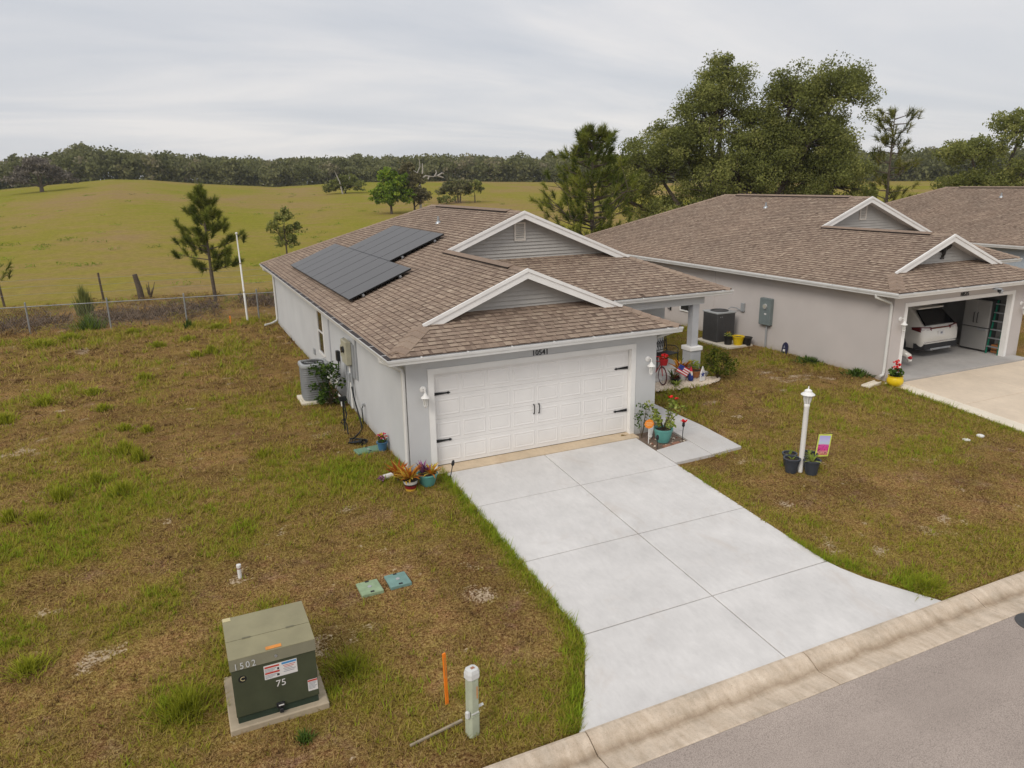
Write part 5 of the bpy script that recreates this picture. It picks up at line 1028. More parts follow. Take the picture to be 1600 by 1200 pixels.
# ------------------------------------------------------------------ fence, posts, back of the lot
mat('galv_fence', (.27, .27, .265), .6, .12, 6, metal=.2); mat('post_wood', (.10, .075, .055), .9, .25, 8); mat('bark', (.10, .078, .058), .95, .3, 10, bump=.6, bscale=25); mat('bark_pale', (.38, .35, .31), .9, .15, 8)
fy = lambda x: 21.66-.113*(x+.55)
fc = thing('chain_link_fence', 'galvanised chain link fence along the back of the lots', 'fence', (-10, fy(-10), 0))
FO = Vector((-10, fy(-10), 0)); fx0, fx1 = -32.0, 6.5
MB().path([(x+10, fy(x)-FO.y, 1.12) for x in np.arange(fx0, fx1+.1, 3.5)], .022, 6).build('top_rail', 'galv_fence', fc)
for x in np.arange(fx0, fx1, 3.12):
    xx = x+(-10.6-fx0) % 3.12; g_ = gz(xx, fy(xx)); MB().lathe([(.035, g_-.1), (.035, 1.30), (.0, 1.33)], (xx+10, fy(xx)-FO.y, 0), 8).build('fence_post', 'galv_fence', fc, smooth=True)
V = []; F = []; st_ = .095; w_ = .0022
for x in np.arange(-15, 4.5, st_):
    for s in (-1, 1):
        for k in range(0, 12):
            z0_, z1_ = .02+k*.09, .02+(k+1)*.09; a0 = x+(st_/2)*(k % 2)*s; a1 = x+(st_/2)*((k+1) % 2)*s; n = len(V)
            V += [(a0+10-w_, fy(a0)-FO.y, z0_), (a0+10+w_, fy(a0)-FO.y, z0_), (a1+10+w_, fy(a1)-FO.y, z1_), (a1+10-w_, fy(a1)-FO.y, z1_)]; F.append((n, n+1, n+2, n+3))
o = soup('chain_link_mesh', np.array(V), np.array(F), np.zeros(len(F)), 'galv_fence', fc); o['kind'] = 'stuff'
for i, (x, y, h, lab) in enumerate(((-12.9, 31.7, 1.55, 'leftmost'), (-8.22, 30.9, 1.5, 'second from left'), (-2.66, 30.4, 1.5, 'near the young pine'))):
    o = thing('pasture_post', 'dark pasture fence post behind the chain link, '+lab, 'fence post', (x, y, gz(x, y)), 0, 'dark posts of the pasture fence'); o.rotation_euler = (0, -.05, 0); MB().path([(0, 0, -.1), (0, 0, h*.6), (.01, 0, h)], [.06, .055, .05], 7).build('post', 'post_wood', o); MB().path([(-.01, -.065, h*.8), (.02, -.065, h*.8)], .006, 4).build('wire_staple', 'galv_fence', o)
o = thing('pasture_wire', 'thin sagging wires strung between the dark pasture posts', 'wire', (-8.2, 30.9, 1.0))
for z in (.35, .0, -.4):
    pts = [(x+8.2, np.interp(x, [-20, -12.9, -8.22, -2.66, 6], [32.5, 31.7, 30.9, 30.4, 29.6])-30.9-.07, z+.03*math.sin(x)) for x in np.arange(-19, 6, 1.0)]; MB().path(pts, .006, 4).build('wire', 'galv_fence', o)
o = thing('tree_stump', 'dark broken stump with a side fork behind the fence', 'stump', (-6.35, 30.3, gz(-6.35, 30.3))); MB().path([(0, 0, -.1), (-.05, 0, .6), (-.18, 0, 1.35)], [.17, .15, .12], 8).build('trunk', 'bark', o); b = MB()
for k in range(16): a = pr.uniform(0, 6.28); b.path([(.45, 0, .0), (.55+.25*math.cos(a), .2*math.sin(a), pr.uniform(.3, .9))], [.035, .012], 5)
b.build('side_shoot', 'bark', o)
fp = thing('flagpole', 'slender white flagpole standing behind the back corner of house', 'flagpole', (-1.82, 21.1, -.1)); fp.rotation_euler = (0, -.015, 0)
MB().lathe([(.045, 0), (.045, 1.4), (.038, 1.41), (.038, 2.7), (.030, 2.71), (.030, 3.98)], n=10).build('pole', 'pvc_white', fp, smooth=True); MB().lathe([(.005, 3.97), (.05, 4.0), (.06, 4.03), (.05, 4.07), (.004, 4.09)], n=10).build('ball', 'pvc_white', fp, smooth=True)
for z in (1.40, 2.70): MB().lathe([(.05, z-.02), (.052, z), (.05, z+.03)], n=10).build('joint_collar', 'concrete_old', fp)
MB().path([(.02, 0, 3.93), (.16, 0, 3.95)], .012, 5).build('pulley_arm', 'black_metal', fp)
o = thing('survey_stake', 'short orange stake in the grass near the flagpole', 'stake', (-2.58, 20.85, -.1)); MB().hexa([(-.04, -.012, 0), (.04, -.012, 0), (.04, .012, 0), (-.04, .012, 0)], [(-.03, -.012, .42), (.03, -.012, .42), (.03, .012, .42), (-.03, .012, .42)]).build('stake', 'paint_orange', o); MB().box(-.028, .028, -.014, -.0125, .30, .40).build('tip_band', 'stake_orange', o)

# ------------------------------------------------------------------ trees
leafmat('oak_leaf', [(0, (.048, .052, .014)), (.35, (.078, .086, .024)), (.7, (.110, .116, .033)), (1, (.165, .160, .052))], .7, .4, 2.35)
leafmat('oak_leaf_bright', [(0, (0.0345, 0.0575, 0.007)), (0.5, (0.1035, 0.1552, 0.0154)), (1, (0.23, 0.2645, 0.035))], .6, .3, 1.7)
leafmat('oak_leaf_brown', [(0, (.07, .062, .03)), (.5, (.15, .135, .068)), (1, (.25, .22, .12))], .8, .3, 1.2)
leafmat('oak_leaf_grey', [(0, (.06, .052, .042)), (.5, (.115, .10, .083)), (1, (.17, .15, .125))], .7, .2, 1.6)
leafmat('pine_needle', [(0, (.060, .082, .015)), (.5, (.155, .185, .030)), (1, (.31, .32, .06))], .8, .35, 1.0)
leafmat('pine_needle_tan', [(0, (.06, .070, .014)), (.5, (.155, .165, .032)), (1, (.29, .26, .07))], .8, .3, 1.0)
leafmat('forest_leaf', [(0, (.100, .106, .040)), (.3, (.140, .146, .058)), (.6, (.180, .182, .076)), (.85, (.22, .212, .098)), (1, (.26, .23, .14))], .8, .3, 1.0)
leafmat('brush_grey', [(0, (.07, .048, .032)), (.5, (.17, .120, .082)), (1, (.30, .225, .16))], .8, .3, 1.0)
def leafcloud(cen, size, rng, asp=.5, flat=.0):
    n = len(cen); u = rng.normal(size=(n, 3)); u[:, 2] *= (1-flat); u /= np.linalg.norm(u, axis=1)[:, None]; v = rng.normal(size=(n, 3)); v -= (v*u).sum(1)[:, None]*u; v /= np.linalg.norm(v, axis=1)[:, None]
    s = (size*rng.uniform(.6, 1.35, n))[:, None]; V = np.stack([cen-u*s*.5, cen+v*s*asp*.5, cen+u*s*.5, cen-v*s*asp*.5], 1).reshape(-1, 3); return V, np.arange(4*n).reshape(n, 4)
def oak(name, label, loc, lobes, trunk_r, seed, leaf='oak_leaf', size=.22, k=60, dens=1.0, group=None, cat='tree', bark='bark', tone0=0., clr=.75, trunks=((0, 0),)):
    """lobes: (x,y,z,rx,ry,rz,clusters); crown built from leaf clusters carried by limbs"""
    rng = np.random.default_rng(seed); t = thing(name, label, cat, loc, 0, group); C_ = []; T_ = []; b = MB(); lo = min(l[2]-l[5] for l in lobes)
    fork = max(.25, lo*.8)
    tops = []
    for tx, ty in trunks:
        top = Vector((tx*.6, ty*.6, fork+.5)); b.path([(tx*.4, ty*.4, -.2), (tx*.5, ty*.5, fork*.5), top], [trunk_r*1.25, trunk_r, trunk_r*.85], 9); tops.append(top)
    b.build('trunk', bark, t, smooth=True); lb_ = MB()
    for lx, ly, lz, rx, ry, rz, nc in lobes:
        c = Vector((lx, ly, lz)); top = min(tops, key=lambda q: (q-c).length); mid = top.lerp(c, .55)+Vector((rng.normal()*.15*rx, rng.normal()*.15*ry, .1*rz)); r_ = trunk_r*.55
        lb_.path([top, mid, c], [r_, r_*.7, r_*.4], 6)
        d = rng.normal(size=(nc, 3)); d /= np.linalg.norm(d, axis=1)[:, None]; d[:, 2] = np.where(d[:, 2] < -.5, -d[:, 2]*.6, d[:, 2]); rad = rng.uniform(.30, 1.18, nc)**.6
        cc = np.array([lx, ly, lz])+d*rad[:, None]*np.array([rx, ry, rz])
        for i in range(nc):
            if i % 2 == 0:
                e_ = Vector(cc[i]); m2 = c.lerp(e_, .5)+Vector(rng.normal(size=3)*.12*min(rx, rz)); lb_.path([c, m2, e_], [r_*.32, r_*.18, r_*.05], 4, False)
            kk = int(k*rng.uniform(.5, 1.4)); cr_ = clr*rng.uniform(.6, 1.25); p_ = rng.normal(size=(kk, 3)); p_ /= np.linalg.norm(p_, axis=1)[:, None]; p_ = p_*(rng.random(kk)**.45)[:, None]*np.array([cr_, cr_, cr_*.7])
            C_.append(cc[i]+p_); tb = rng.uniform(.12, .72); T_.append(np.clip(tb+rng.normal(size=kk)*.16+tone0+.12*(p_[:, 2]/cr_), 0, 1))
    lb_.build('limb', bark, t); cen = np.concatenate(C_); V, F = leafcloud(cen, size, rng, .55); o = soup('crown', V, F, np.concatenate(T_), leaf, t)
    return t
def pine(name, label, loc, H, z0_, R, nb, seed, leaf='pine_needle', tl=.30, nt=4, trunk_r=.11, top_sparse=0, group=None, shape=None, nn=46):
    rng = np.random.default_rng(seed); t = thing(name, label, 'pine tree', loc, 0, group); b = MB(); sway = rng.normal(size=2)*.02*H
    ax = lambda z: Vector((sway[0]*math.sin(z/H*2.2), sway[1]*math.sin(z/H*1.7), z))
    b.path([ax(H*k/8)-Vector((0, 0, .15 if k == 0 else 0)) for k in range(9)], [trunk_r*(1-.86*k/8) for k in range(9)], 8); b.build('trunk', 'bark', t, smooth=True)
    bb = MB(); cen = []; dirs = []
    for i in range(nb):
        f = (i+.5)/nb; f = f+rng.normal()*.02; z = z0_+(H-z0_)*min(.97, max(0, f)); a = i*2.4+rng.normal()*.4; r = R*(shape(f) if shape else (1-f)**.75*1.0+.10)*rng.uniform(.6, 1.15)
        P = ax(z); d = Vector((math.cos(a), math.sin(a), 0)); e_ = P+d*r+Vector((0, 0, r*rng.uniform(.12, .5))); m_ = P+d*r*.5+Vector((0, 0, r*rng.uniform(-.02, .15))); bb.path([P, m_, e_], [trunk_r*.30, trunk_r*.2, trunk_r*.08], 5, False)
        for k in range(nt):
            q = 1-k/(nt+1)*rng.uniform(.6, 1.0); base = (P.lerp(m_, q*2) if q < .5 else m_.lerp(e_, q*2-1)); off = Vector((rng.normal()*.16*r, rng.normal()*.16*r, abs(rng.normal())*.14*r)) if k else Vector((0, 0, 0)); tip = base+off
            if k: bb.path([base, tip], [trunk_r*.09, trunk_r*.05], 4, False)
            dd = (d*rng.uniform(.2, .9)+Vector((0, 0, rng.uniform(.5, 1.1)))+off*.5).normalized(); cen.append(tip); dirs.append(dd)
    tip = ax(H); cen.append(tip); dirs.append(Vector((0, 0, 1)))
    bb.build('branch', 'bark', t); cen = np.array([tuple(c) for c in cen]); dirs = np.array([tuple(c) for c in dirs]); n = len(cen)
    # needles: thin blades radiating from the last stretch of every twig
    ci = np.repeat(np.arange(n), nn); L = tl*rng.uniform(.7, 1.25, len(ci)); along = rng.uniform(-1.0, .25, len(ci))*tl*1.1; base = cen[ci]+dirs[ci]*along[:, None]
    rd = rng.normal(size=(len(ci), 3)); rd = rd/np.linalg.norm(rd, axis=1)[:, None]; nd_ = dirs[ci]*rng.uniform(.35, 1.2, len(ci))[:, None]+rd*.75; nd_ /= np.linalg.norm(nd_, axis=1)[:, None]
    sd = np.cross(nd_, rng.normal(size=(len(ci), 3))); sd /= np.linalg.norm(sd, axis=1)[:, None]; w = tl*.045
    V = np.stack([base-sd*w, base+sd*w, base+nd_*L[:, None]], 1).reshape(-1, 3); tone = np.clip(np.repeat(rng.uniform(.05, .85, n), nn)+rng.normal(size=len(ci))*.18, 0, 1)
    soup('needles', V, np.arange(len(V)).reshape(-1, 3), tone, leaf, t); return t

pine('pine_tree', 'young pine standing behind the chain link fence at left', (-2.78, 27.0, gz(-2.78, 27)), 5.9, 1.45, 1.75, 26, 4, tl=.30, nt=6, trunk_r=.10, shape=lambda f: (.62+.5*math.sin(f*3.0+.3))*(1-f)**.55+.05, nn=130)
pine('pine_tree', 'pine whose branch tips poke in at the left edge', (-13.25, 27.2, gz(-13.25, 27)), 5.6, 1.4, 1.5, 24, 9, tl=.30, nt=3, trunk_r=.10, nn=50)
pine('pine_tree', 'full round pine rising between the two house roofs', (17.1, 21.9, -.1), 8.75, .6, 3.0, 92, 12, tl=.34, nt=5, trunk_r=.17, shape=lambda f: (1.0 if f < .5 else (1-(f-.5)*1.75))*.95+.10, nn=80)
pine('pine_tree', 'sparse tall pine with open top behind the right-hand roofs', (43.5, 24.3, -.1), 10.4, .4, 2.9, 52, 21, leaf='pine_needle_tan', tl=.42, nt=3, trunk_r=.16, shape=lambda f: (1.15-f*1.2 if f < .5 else .72-.5*(f-.5)), nn=60)
oak('oak_tree', 'small twiggy young oak beyond the back roof edge', (3.9, 47.1, .3), [(0, 0, 2.9, .7, .6, .8, 20), (-.7, 0, 2.4, .7, .6, .6, 18), (.8, 0, 2.2, .8, .5, .5, 18), (.1, .2, 1.3, 1.0, .7, .8, 30), (.1, 0, 3.5, .3, .3, .4, 6)], .07, 31, size=.20, k=34, clr=.30, tone0=.12)
oak('oak_tree', 'huge dark live oak with two leaning crowns behind the roofs', (31.1, 26.4, -.1), [
    (-1.3, 1.2, 9.7, 2.3, 2.4, 3.2, 96), (-.9, .8, 12.0, 1.7, 1.7, 1.7, 36), (-2.6, 2.6, 8.0, 2.2, 2.2, 2.6, 60), (2.3, -2.2, 10.4, 2.0, 2.1, 2.6, 66), (4.2, -4.0, 10.8, 2.2, 2.1, 2.1, 64), (3.2, -3.0, 8.2, 2.4, 2.4, 2.2, 70), (2.0, -1.8, 6.6, 2.4, 2.4, 2.2, 60), (4.2, -4.0, 7.8, 1.7, 1.7, 1.8, 34), (-3.8, 3.6, 6.2, 2.7, 2.6, 3.0, 84), (-5.6, 5.0, 4.6, 2.0, 2.0, 2.8, 48), (0, 0, 5.4, 3.6, 3.2, 3.2, 120), (4.4, -4.1, 5.4, 2.5, 2.5, 3.0, 84), (1.2, -1.0, 7.8, 2.2, 2.2, 2.3, 60), (.6, -.6, 9.4, 1.4, 1.4, 1.6, 22), (-2.5, 2, 2.8, 4.4, 3.6, 2.2, 80), (3.6, -3.2, 2.8, 3.6, 3.2, 2.1, 64)], .42, 41, size=.155, k=215, clr=.82, trunks=((-.9, .8), (1.2, -1.1)), tone0=.02)
oak('oak_tree', 'green oak with spreading pale limbs at the right edge', (53.5, 23.2, -.1), [(-1.3, 1.2, 7.4, 2.2, 2.0, 1.6, 44), (0.9, -.9, 8.8, 2.2, 2.0, 1.9, 40), (2.9, -3, 9.4, 2.6, 2.6, 2.4, 44), (-1.6, 1.4, 4.4, 2.2, 2.0, 2.0, 46), (0.6, -.6, 4.6, 2.8, 2.6, 2.6, 66), (3.5, -3.5, 5, 3, 3, 3, 60)], .34, 43, leaf='oak_leaf', size=.20, k=130, clr=.80, tone0=.14)
oak('oak_tree', 'bright green tree in the pasture above the roof line', (24.0, 87, gz(24.0, 87)-.05), [(0, 0, 2.4, 2.3, 2.1, 1.7, 60), (-1.0, .3, 2.1, 1.6, 1.5, 1.5, 34), (.7, 0, 4.3, 1.8, 1.7, 1.6, 44), (1.3, -.3, 2.6, 1.7, 1.5, 1.9, 36), (-.2, .3, 5.2, 1.1, 1.0, .9, 16)], .18, 51, leaf='oak_leaf_bright', size=.34, k=46, clr=.62)
oak('oak_tree', 'brownish half-dead tree right of the bright green pasture tree', (27.2, 86.6, gz(27.2, 86.6)-.05), [(0, 0, 2.3, 1.5, 1.4, 1.9, 44), (.5, 0, 4.2, 1.2, 1.2, 1.5, 28), (-.6, .2, 6.0, 1.0, .9, 1.2, 18), (1.3, -.4, 1.9, 1.1, 1.0, 1.5, 26)], .16, 52, leaf='oak_leaf_brown', size=.32, k=40, clr=.55)
dt = thing('dead_tree', 'bleached dead tree with forked white limbs in the pasture', 'dead tree', (29.4, 90.5, gz(29.4, 90.5)-.05)); b = MB(); b.path([(0, 0, -.2), (-.1, 0, 2.5), (.1, 0, 4.6)], [.20, .17, .14], 7); b.build('trunk', 'bark_pale', dt, smooth=True); b = MB()
for pts in ([(.1, 0, 4.5), (-.35, 0, 5.2), (.15, 0, 6.2), (.05, 0, 7.3)], [(.1, 0, 4.6), (.5, 0, 5.4), (.55, .1, 6.6)], [(.1, 0, 4.4), (.9, -.1, 4.9), (1.9, -.2, 4.75), (2.9, -.3, 4.9)], [(2.2, -.2, 4.8), (2.5, -.2, 5.3), (2.4, -.2, 5.7)], [(2.6, -.3, 4.85), (3.3, -.3, 5.25), (3.6, -.3, 5.2)], [(1.4, -.15, 4.85), (1.2, -.2, 4.4)], [(-.35, 0, 5.2), (-.8, 0, 5.6), (-.75, 0, 6.0)], [(2.7, -.3, 4.85), (3.5, -.3, 4.6)]): b.path(pts, [.11, .09, .06, .03][:len(pts)], 5)
b.build('limb', 'bark_pale', dt, smooth=True)
oak('shrub_clump', 'dark green tree clump standing alone mid pasture', (30.0, 141.5, gz(30.0, 141.5)-.05), [(-1.2, .6, 1.4, 2.2, 1.8, 1.4, 50), (1.5, -.6, 1.4, 2.2, 1.8, 1.6, 50), (.3, 0, 2.7, 1.8, 1.5, 1.2, 30), (-2.9, 1.2, .9, 1.2, 1.0, .8, 14)], .16, 61, size=.45, k=34, clr=.62, cat='tree')
dt = thing('dead_tree', 'pale bare forked snag rising from the mid pasture clump', 'dead tree', (29.3, 140.6, gz(29.3, 140.6)-.05)); b = MB(); b.path([(0, 0, -.2), (-.5, 0, 2.4), (-1.1, 0, 3.9)], [.16, .13, .08], 6); b.build('trunk', 'bark_pale', dt); b = MB(); b.path([(.4, 0, .8), (1.0, 0, 2.0), (1.7, 0, 3.4)], [.12, .10, .05], 6); b.path([(-.9, 0, 3.4), (-1.4, 0, 4.6)], [.07, .03], 5); b.build('limb', 'bark_pale', dt)
oak('oak_tree', 'grey green spreading tree in the pasture right of dead limbs', (40.3, 104, gz(40.3, 104)-.05), [(0, 0, 2.3, 2.4, 2.0, 1.4, 60), (-1.5, .6, 1.9, 1.6, 1.4, 1.2, 30), (1.2, -.4, 2.9, 1.5, 1.3, 1.2, 26)], .15, 63, leaf='forest_leaf', size=.38, k=40, clr=.55, trunks=((-.8, .3), (0, 0), (.6, -.4)), tone0=.2)
oak('oak_tree', 'small round dark tree touching the grey green pasture tree', (43.0, 103.2, gz(43.0, 103.2)-.05), [(0, 0, 2.3, 1.4, 1.3, 1.3, 24)], .10, 64, size=.36, k=40, clr=.5, tone0=.05)
oak('shrub', 'low dark bush in the pasture just above the ridge', (37.4, 101.6, gz(37.4, 101.6)-.05), [(0, 0, .7, 1.6, 1.0, .6, 20), (-.9, 0, .6, .8, .8, .5, 8)], .05, 65, size=.3, k=34, clr=.4, cat='shrub')
oak('oak_tree', 'bare greyish spreading oak at far left of the pasture', (-26.3, 168, gz(-26.3, 168)-.05), [(0, 0, 4.0, 4.2, 3.6, 2.2, 60), (-4.0, 0, 2.2, 2.6, 2.2, 1.5, 24), (4.0, 0, 2.4, 2.6, 2.2, 1.7, 26), (0, 0, 5.6, 2.4, 2.2, 1.2, 22)], .4, 66, leaf='oak_leaf_grey', size=.5, k=34, clr=.9)

# far wood, one mass
def forest(seed):
    rng = np.random.default_rng(seed); VV = []; TT = []
    for row, (D0, D1, n, kind) in enumerate(((232, 242, 190, 0), (243, 262, 240, 1), (264, 300, 280, 1), (285, 340, 300, 2))):
        az = np.radians(np.linspace(-17, 66, n)+rng.normal(size=n)*.2); D = rng.uniform(D0, D1, n)
        for a, d in zip(az, D):
            x, y = CAM.x+d*math.sin(a), CAM.y+d*math.cos(a); base = float(np.interp(a, AZ, ZF))-.012*(d-235)
            big = 1+.25*math.exp(-((math.degrees(a)+3.9)/1.6)**2)
            if kind == 0: H = rng.uniform(4.5, 9); R = rng.uniform(3, 4.6); m = 300
            elif kind == 1: H = rng.uniform(7.8, 9.8)*big; R = rng.uniform(3.4, 5.4); m = 330
            else: H = rng.uniform(9.8, 12.2)*big; R = rng.uniform(2.6, 4.2); m = 210
            lobes = rng.integers(5, 9); lc = rng.normal(size=(lobes, 3)); lc /= np.linalg.norm(lc, axis=1)[:, None]; lc[:, 2] = np.abs(lc[:, 2])*1.2-.45
            li = rng.integers(0, lobes, m); q = rng.normal(size=(m, 3)); q /= np.linalg.norm(q, axis=1)[:, None]; q *= (rng.random(m)**.4)[:, None]
            c = lc[li]*np.array([R*.62, R*.62, H*.26])+q*np.array([R*.5, R*.5, H*.2])
            zc_ = H*.56 if kind < 2 else H*.78
            if kind == 2: c[:, 2] *= .55
            c[:, 2] += zc_
            if kind < 2: c[:m//4, 2] = rng.uniform(-.3, H*.4, m//4)
            c += np.array([x, y, base]); V, F = leafcloud(c, .85, rng, .75); VV.append(V); tb = rng.uniform(.2, .65) if kind < 2 else rng.uniform(.4, .8)
            if rng.random() < .08: tb = .95
            TT.append(np.clip(tb+(rng.uniform(-.18, .18, lobes))[li]+rng.normal(size=m)*.08, 0, 1))
    V = np.concatenate(VV); o = soup('far_forest', V, np.arange(len(V)).reshape(-1, 4), np.concatenate(TT), 'forest_leaf'); tag(o, 'continuous dark green wood closing the pasture on the horizon', 'forest', kind='stuff')
forest(71)

# brush and weeds behind the fence
rng = np.random.default_rng(77)
def brush(name, label, x0_, x1_, yc, h, n, m, size, seed, wy=1.2, cat='brush'):
    r = np.random.default_rng(seed); x = r.uniform(x0_, x1_, n); y = yc+r.normal(size=n)*wy*.5; z = terrain(x, y)+r.random(n)**1.6*h*(.5+.8*fbm(x, y, .5, 5)); V, F = leafcloud(np.stack([x, y, z], 1), size, r, .12); o = soup(name, V, F, r.random(n), m); tag(o, label, cat)
brush('brush_pile', 'long grey brown brush pile lying just behind the fence', -8.6, -2.8, 25.4, .30, 2300, 'brush_grey', .38, 1, 2.0); brush('brush_pile', 'low grey brush heap behind the fence near the house corner', -1.6, 1.2, 26.2, .42, 1300, 'brush_grey', .36, 2, 1.6); brush('brush_pile', 'dark brush heap behind the fence at the left edge', -12.8, -9.2, 25.0, .26, 1100, 'brush_grey', .36, 3, 1.8)
def upright(name, label, x, y, h, r, n, m, seed, cat='weed', group=None, w=.012, tone=(0, 1)):
    rr_ = random.Random(seed); t = MB()
    for k in range(n):
        a = rr_.uniform(0, 6.28); q = min(r*.85, abs(rr_.gauss(0, .40))*r); px, py = q*math.cos(a), q*math.sin(a); hh = h*rr_.uniform(.35, 1.15)*max(.25, 1-.5*q/r); le = rr_.uniform(.05, .55)*r; b_ = rr_.uniform(0, 6.28); lx, ly = le*math.cos(b_)+px*.4, le*math.sin(b_)+py*.4
        s = Vector((-math.sin(b_), math.cos(b_), 0))*w; t.ct = rr_.uniform(*tone); p0, p1, p2 = Vector((px, py, -.02)), Vector((px+lx*.4, py+ly*.4, hh*.6)), Vector((px+lx, py+ly, hh)); t.poly([p0-s, p0+s, p1+s*.8, p1-s*.8]); t.poly([p1-s*.8, p1+s*.8, p2])
    o = t.build(name, m, loc=(x, y, gz(x, y)), rot=(0, 0, rr_.uniform(0, 6))); tag(o, label, cat, group); return o
upright('wild_grass', 'tall olive grass clump standing behind the left fence post', -8.4, 22.9, .75, .75, 420, 'oak_leaf_bright', 5, 'grass clump', w=.014, tone=(.0, .6)); upright('wild_shrub', 'slim green shrub growing behind the fence near the posts', -8.8, 27.0, 1.45, .45, 420, 'oak_leaf', 6, 'shrub', w=.03, tone=(.1, .8)); upright('seedling', 'small dark green seedling by the fence line', -4.35, 21.0, .45, .25, 90, 'leaf_green', 7, 'weed', w=.02)
WD = [(-6.28, 1.75, .30, .34), (-6.36, 4.38, .36, .34), (-6.01, 3.64, .38, .26), (-8.62, 10.04, .28, .45), (-7.69, .96, .24, .42), (-7.42, 1.97, .34, .32), (-6.82, 2.59, .30, .30), (-3.77, 14.9, .36, .36), (-4.3, 14.6, .26, .32), (-7.4, 10.7, .22, .42), (-6.0, 11.9, .26, .36), (-7.0, 8.6, .22, .34), (-9.4, 8.6, .3, .4), (-8.2, 1.3, .26, .3), (-6.4, 6.3, .2, .3), (-3.4, 2.6, .2, .2), (-5.6, 17.3, .24, .45), (-9.8, 19.6, .34, .8), (-8.9, 20.6, .30, .7), (-6.6, 20.9, .24, .55), (-3.2, 20.3, .22, .6), (-4.5, 17.9, .26, .4), (-5.9, 5.9, .2, .25), (-1.75, 1.0, .14, .25)]
WL = ['weed clump in left lawn, frontmost of the middle trio', 'feathery weed clump, rearmost of a close pair mid lawn', 'upright weed clump, the nearer of a close pair mid lawn', 'broad weed patch low at the left photo edge', 'wide flat weed clump toward the left photo edge, front row', 'weed clump just behind the wide flat front one', 'weed clump left of the frontmost middle clump', 'square bright weed clump far back near the house', 'thin weed clump left of the square far back one', 'faint broad weed clump above the left edge patch', 'weed clump far back in the middle of the lawn', 'low weed clump between the far and the middle clumps', 'weed clump cut by the left photo edge, middle distance', 'small weed clump beside the wide flat front one', 'small pale weed clump behind the close pair', 'tiny weed clump alone halfway to the house wall', 'weed clump far back left of the house corner', 'largest weed patch in the back left corner by the fence', 'second weed patch along the fence, right of the corner', 'third weed patch along the fence, near the fence post', 'grassy weed strip near the short orange stake', 'weed clump in front of the fence seedling', 'small weed clump right of the pale one', 'small weed clump in the greener grass by the corner pots']
for i, (x, y, h, r) in enumerate(WD): upright('weed_clump', WL[i], x, y, h, r, int(90+330*r), 'weed_green', 100+i, 'weed', 'weed clumps in the left lawn', w=.009+.0006*max(0, y), tone=(.1, 1))
upright('grass_tuft', 'large bright green grass tuft left of the transformer box', -5.35, -5.45, .30, .42, 520, 'weed_green', 201, 'grass clump', w=.006, tone=(0, .8)); upright('grass_tuft', 'yellow green weed patch near the left photo edge', -7.26, -3.75, .18, .32, 420, 'weed_green', 202, 'grass clump', w=.007, tone=(.2, 1)); upright('grass_tuft', 'bright grass tuft right of the transformer box', -3.25, -5.55, .22, .36, 420, 'weed_green', 203, 'grass clump', w=.006, tone=(0, .8)); upright('grass_tuft', 'small dark green weed before the transformer pad', -4.05, -6.55, .12, .14, 120, 'leaf_green', 204, 'grass clump', w=.008, tone=(.4, 1)); upright('grass_tuft', 'grass tuft growing at the driveway corner by the curb', 5.95, -7.45, .16, .45, 420, 'weed_green', 205, 'grass clump', w=.006, tone=(0, .8))
upright('grass_row', 'green weeds along the foot of the greige wall', 14.55, 3.4, .16, .7, 260, 'leaf_green', 206, 'weed', w=.02, tone=(.3, 1)); upright('grass_row', 'green weeds by the greige house downspout', 14.5, 1.4, .22, .5, 260, 'leaf_green', 207, 'weed', w=.02, tone=(.3, 1))

def scrub(n, seed):
    r = np.random.default_rng(seed); x = r.uniform(-16, 5, n); y = r.uniform(22.4, 31, n); k = fbm(x, y, .45, 71) > .50; x, y = x[k], y[k]; m = 16
    X_ = np.repeat(x, m)+r.normal(size=len(x)*m)*.14; Y_ = np.repeat(y, m)+r.normal(size=len(x)*m)*.14; V, F = leafcloud(np.stack([X_, Y_, terrain(X_, Y_)+r.random(len(X_))**1.5*.22], 1), .22, r, .12); o = soup('scrub_weeds', V, F, np.clip(np.repeat(r.random(len(x))**1.6, m)*.75+r.normal(size=len(X_))*.1, 0, 1), 'grass_blade'); tag(o, 'brown and green scrub weeds around the back fence', 'weeds', kind='stuff')
scrub(1500, 6)
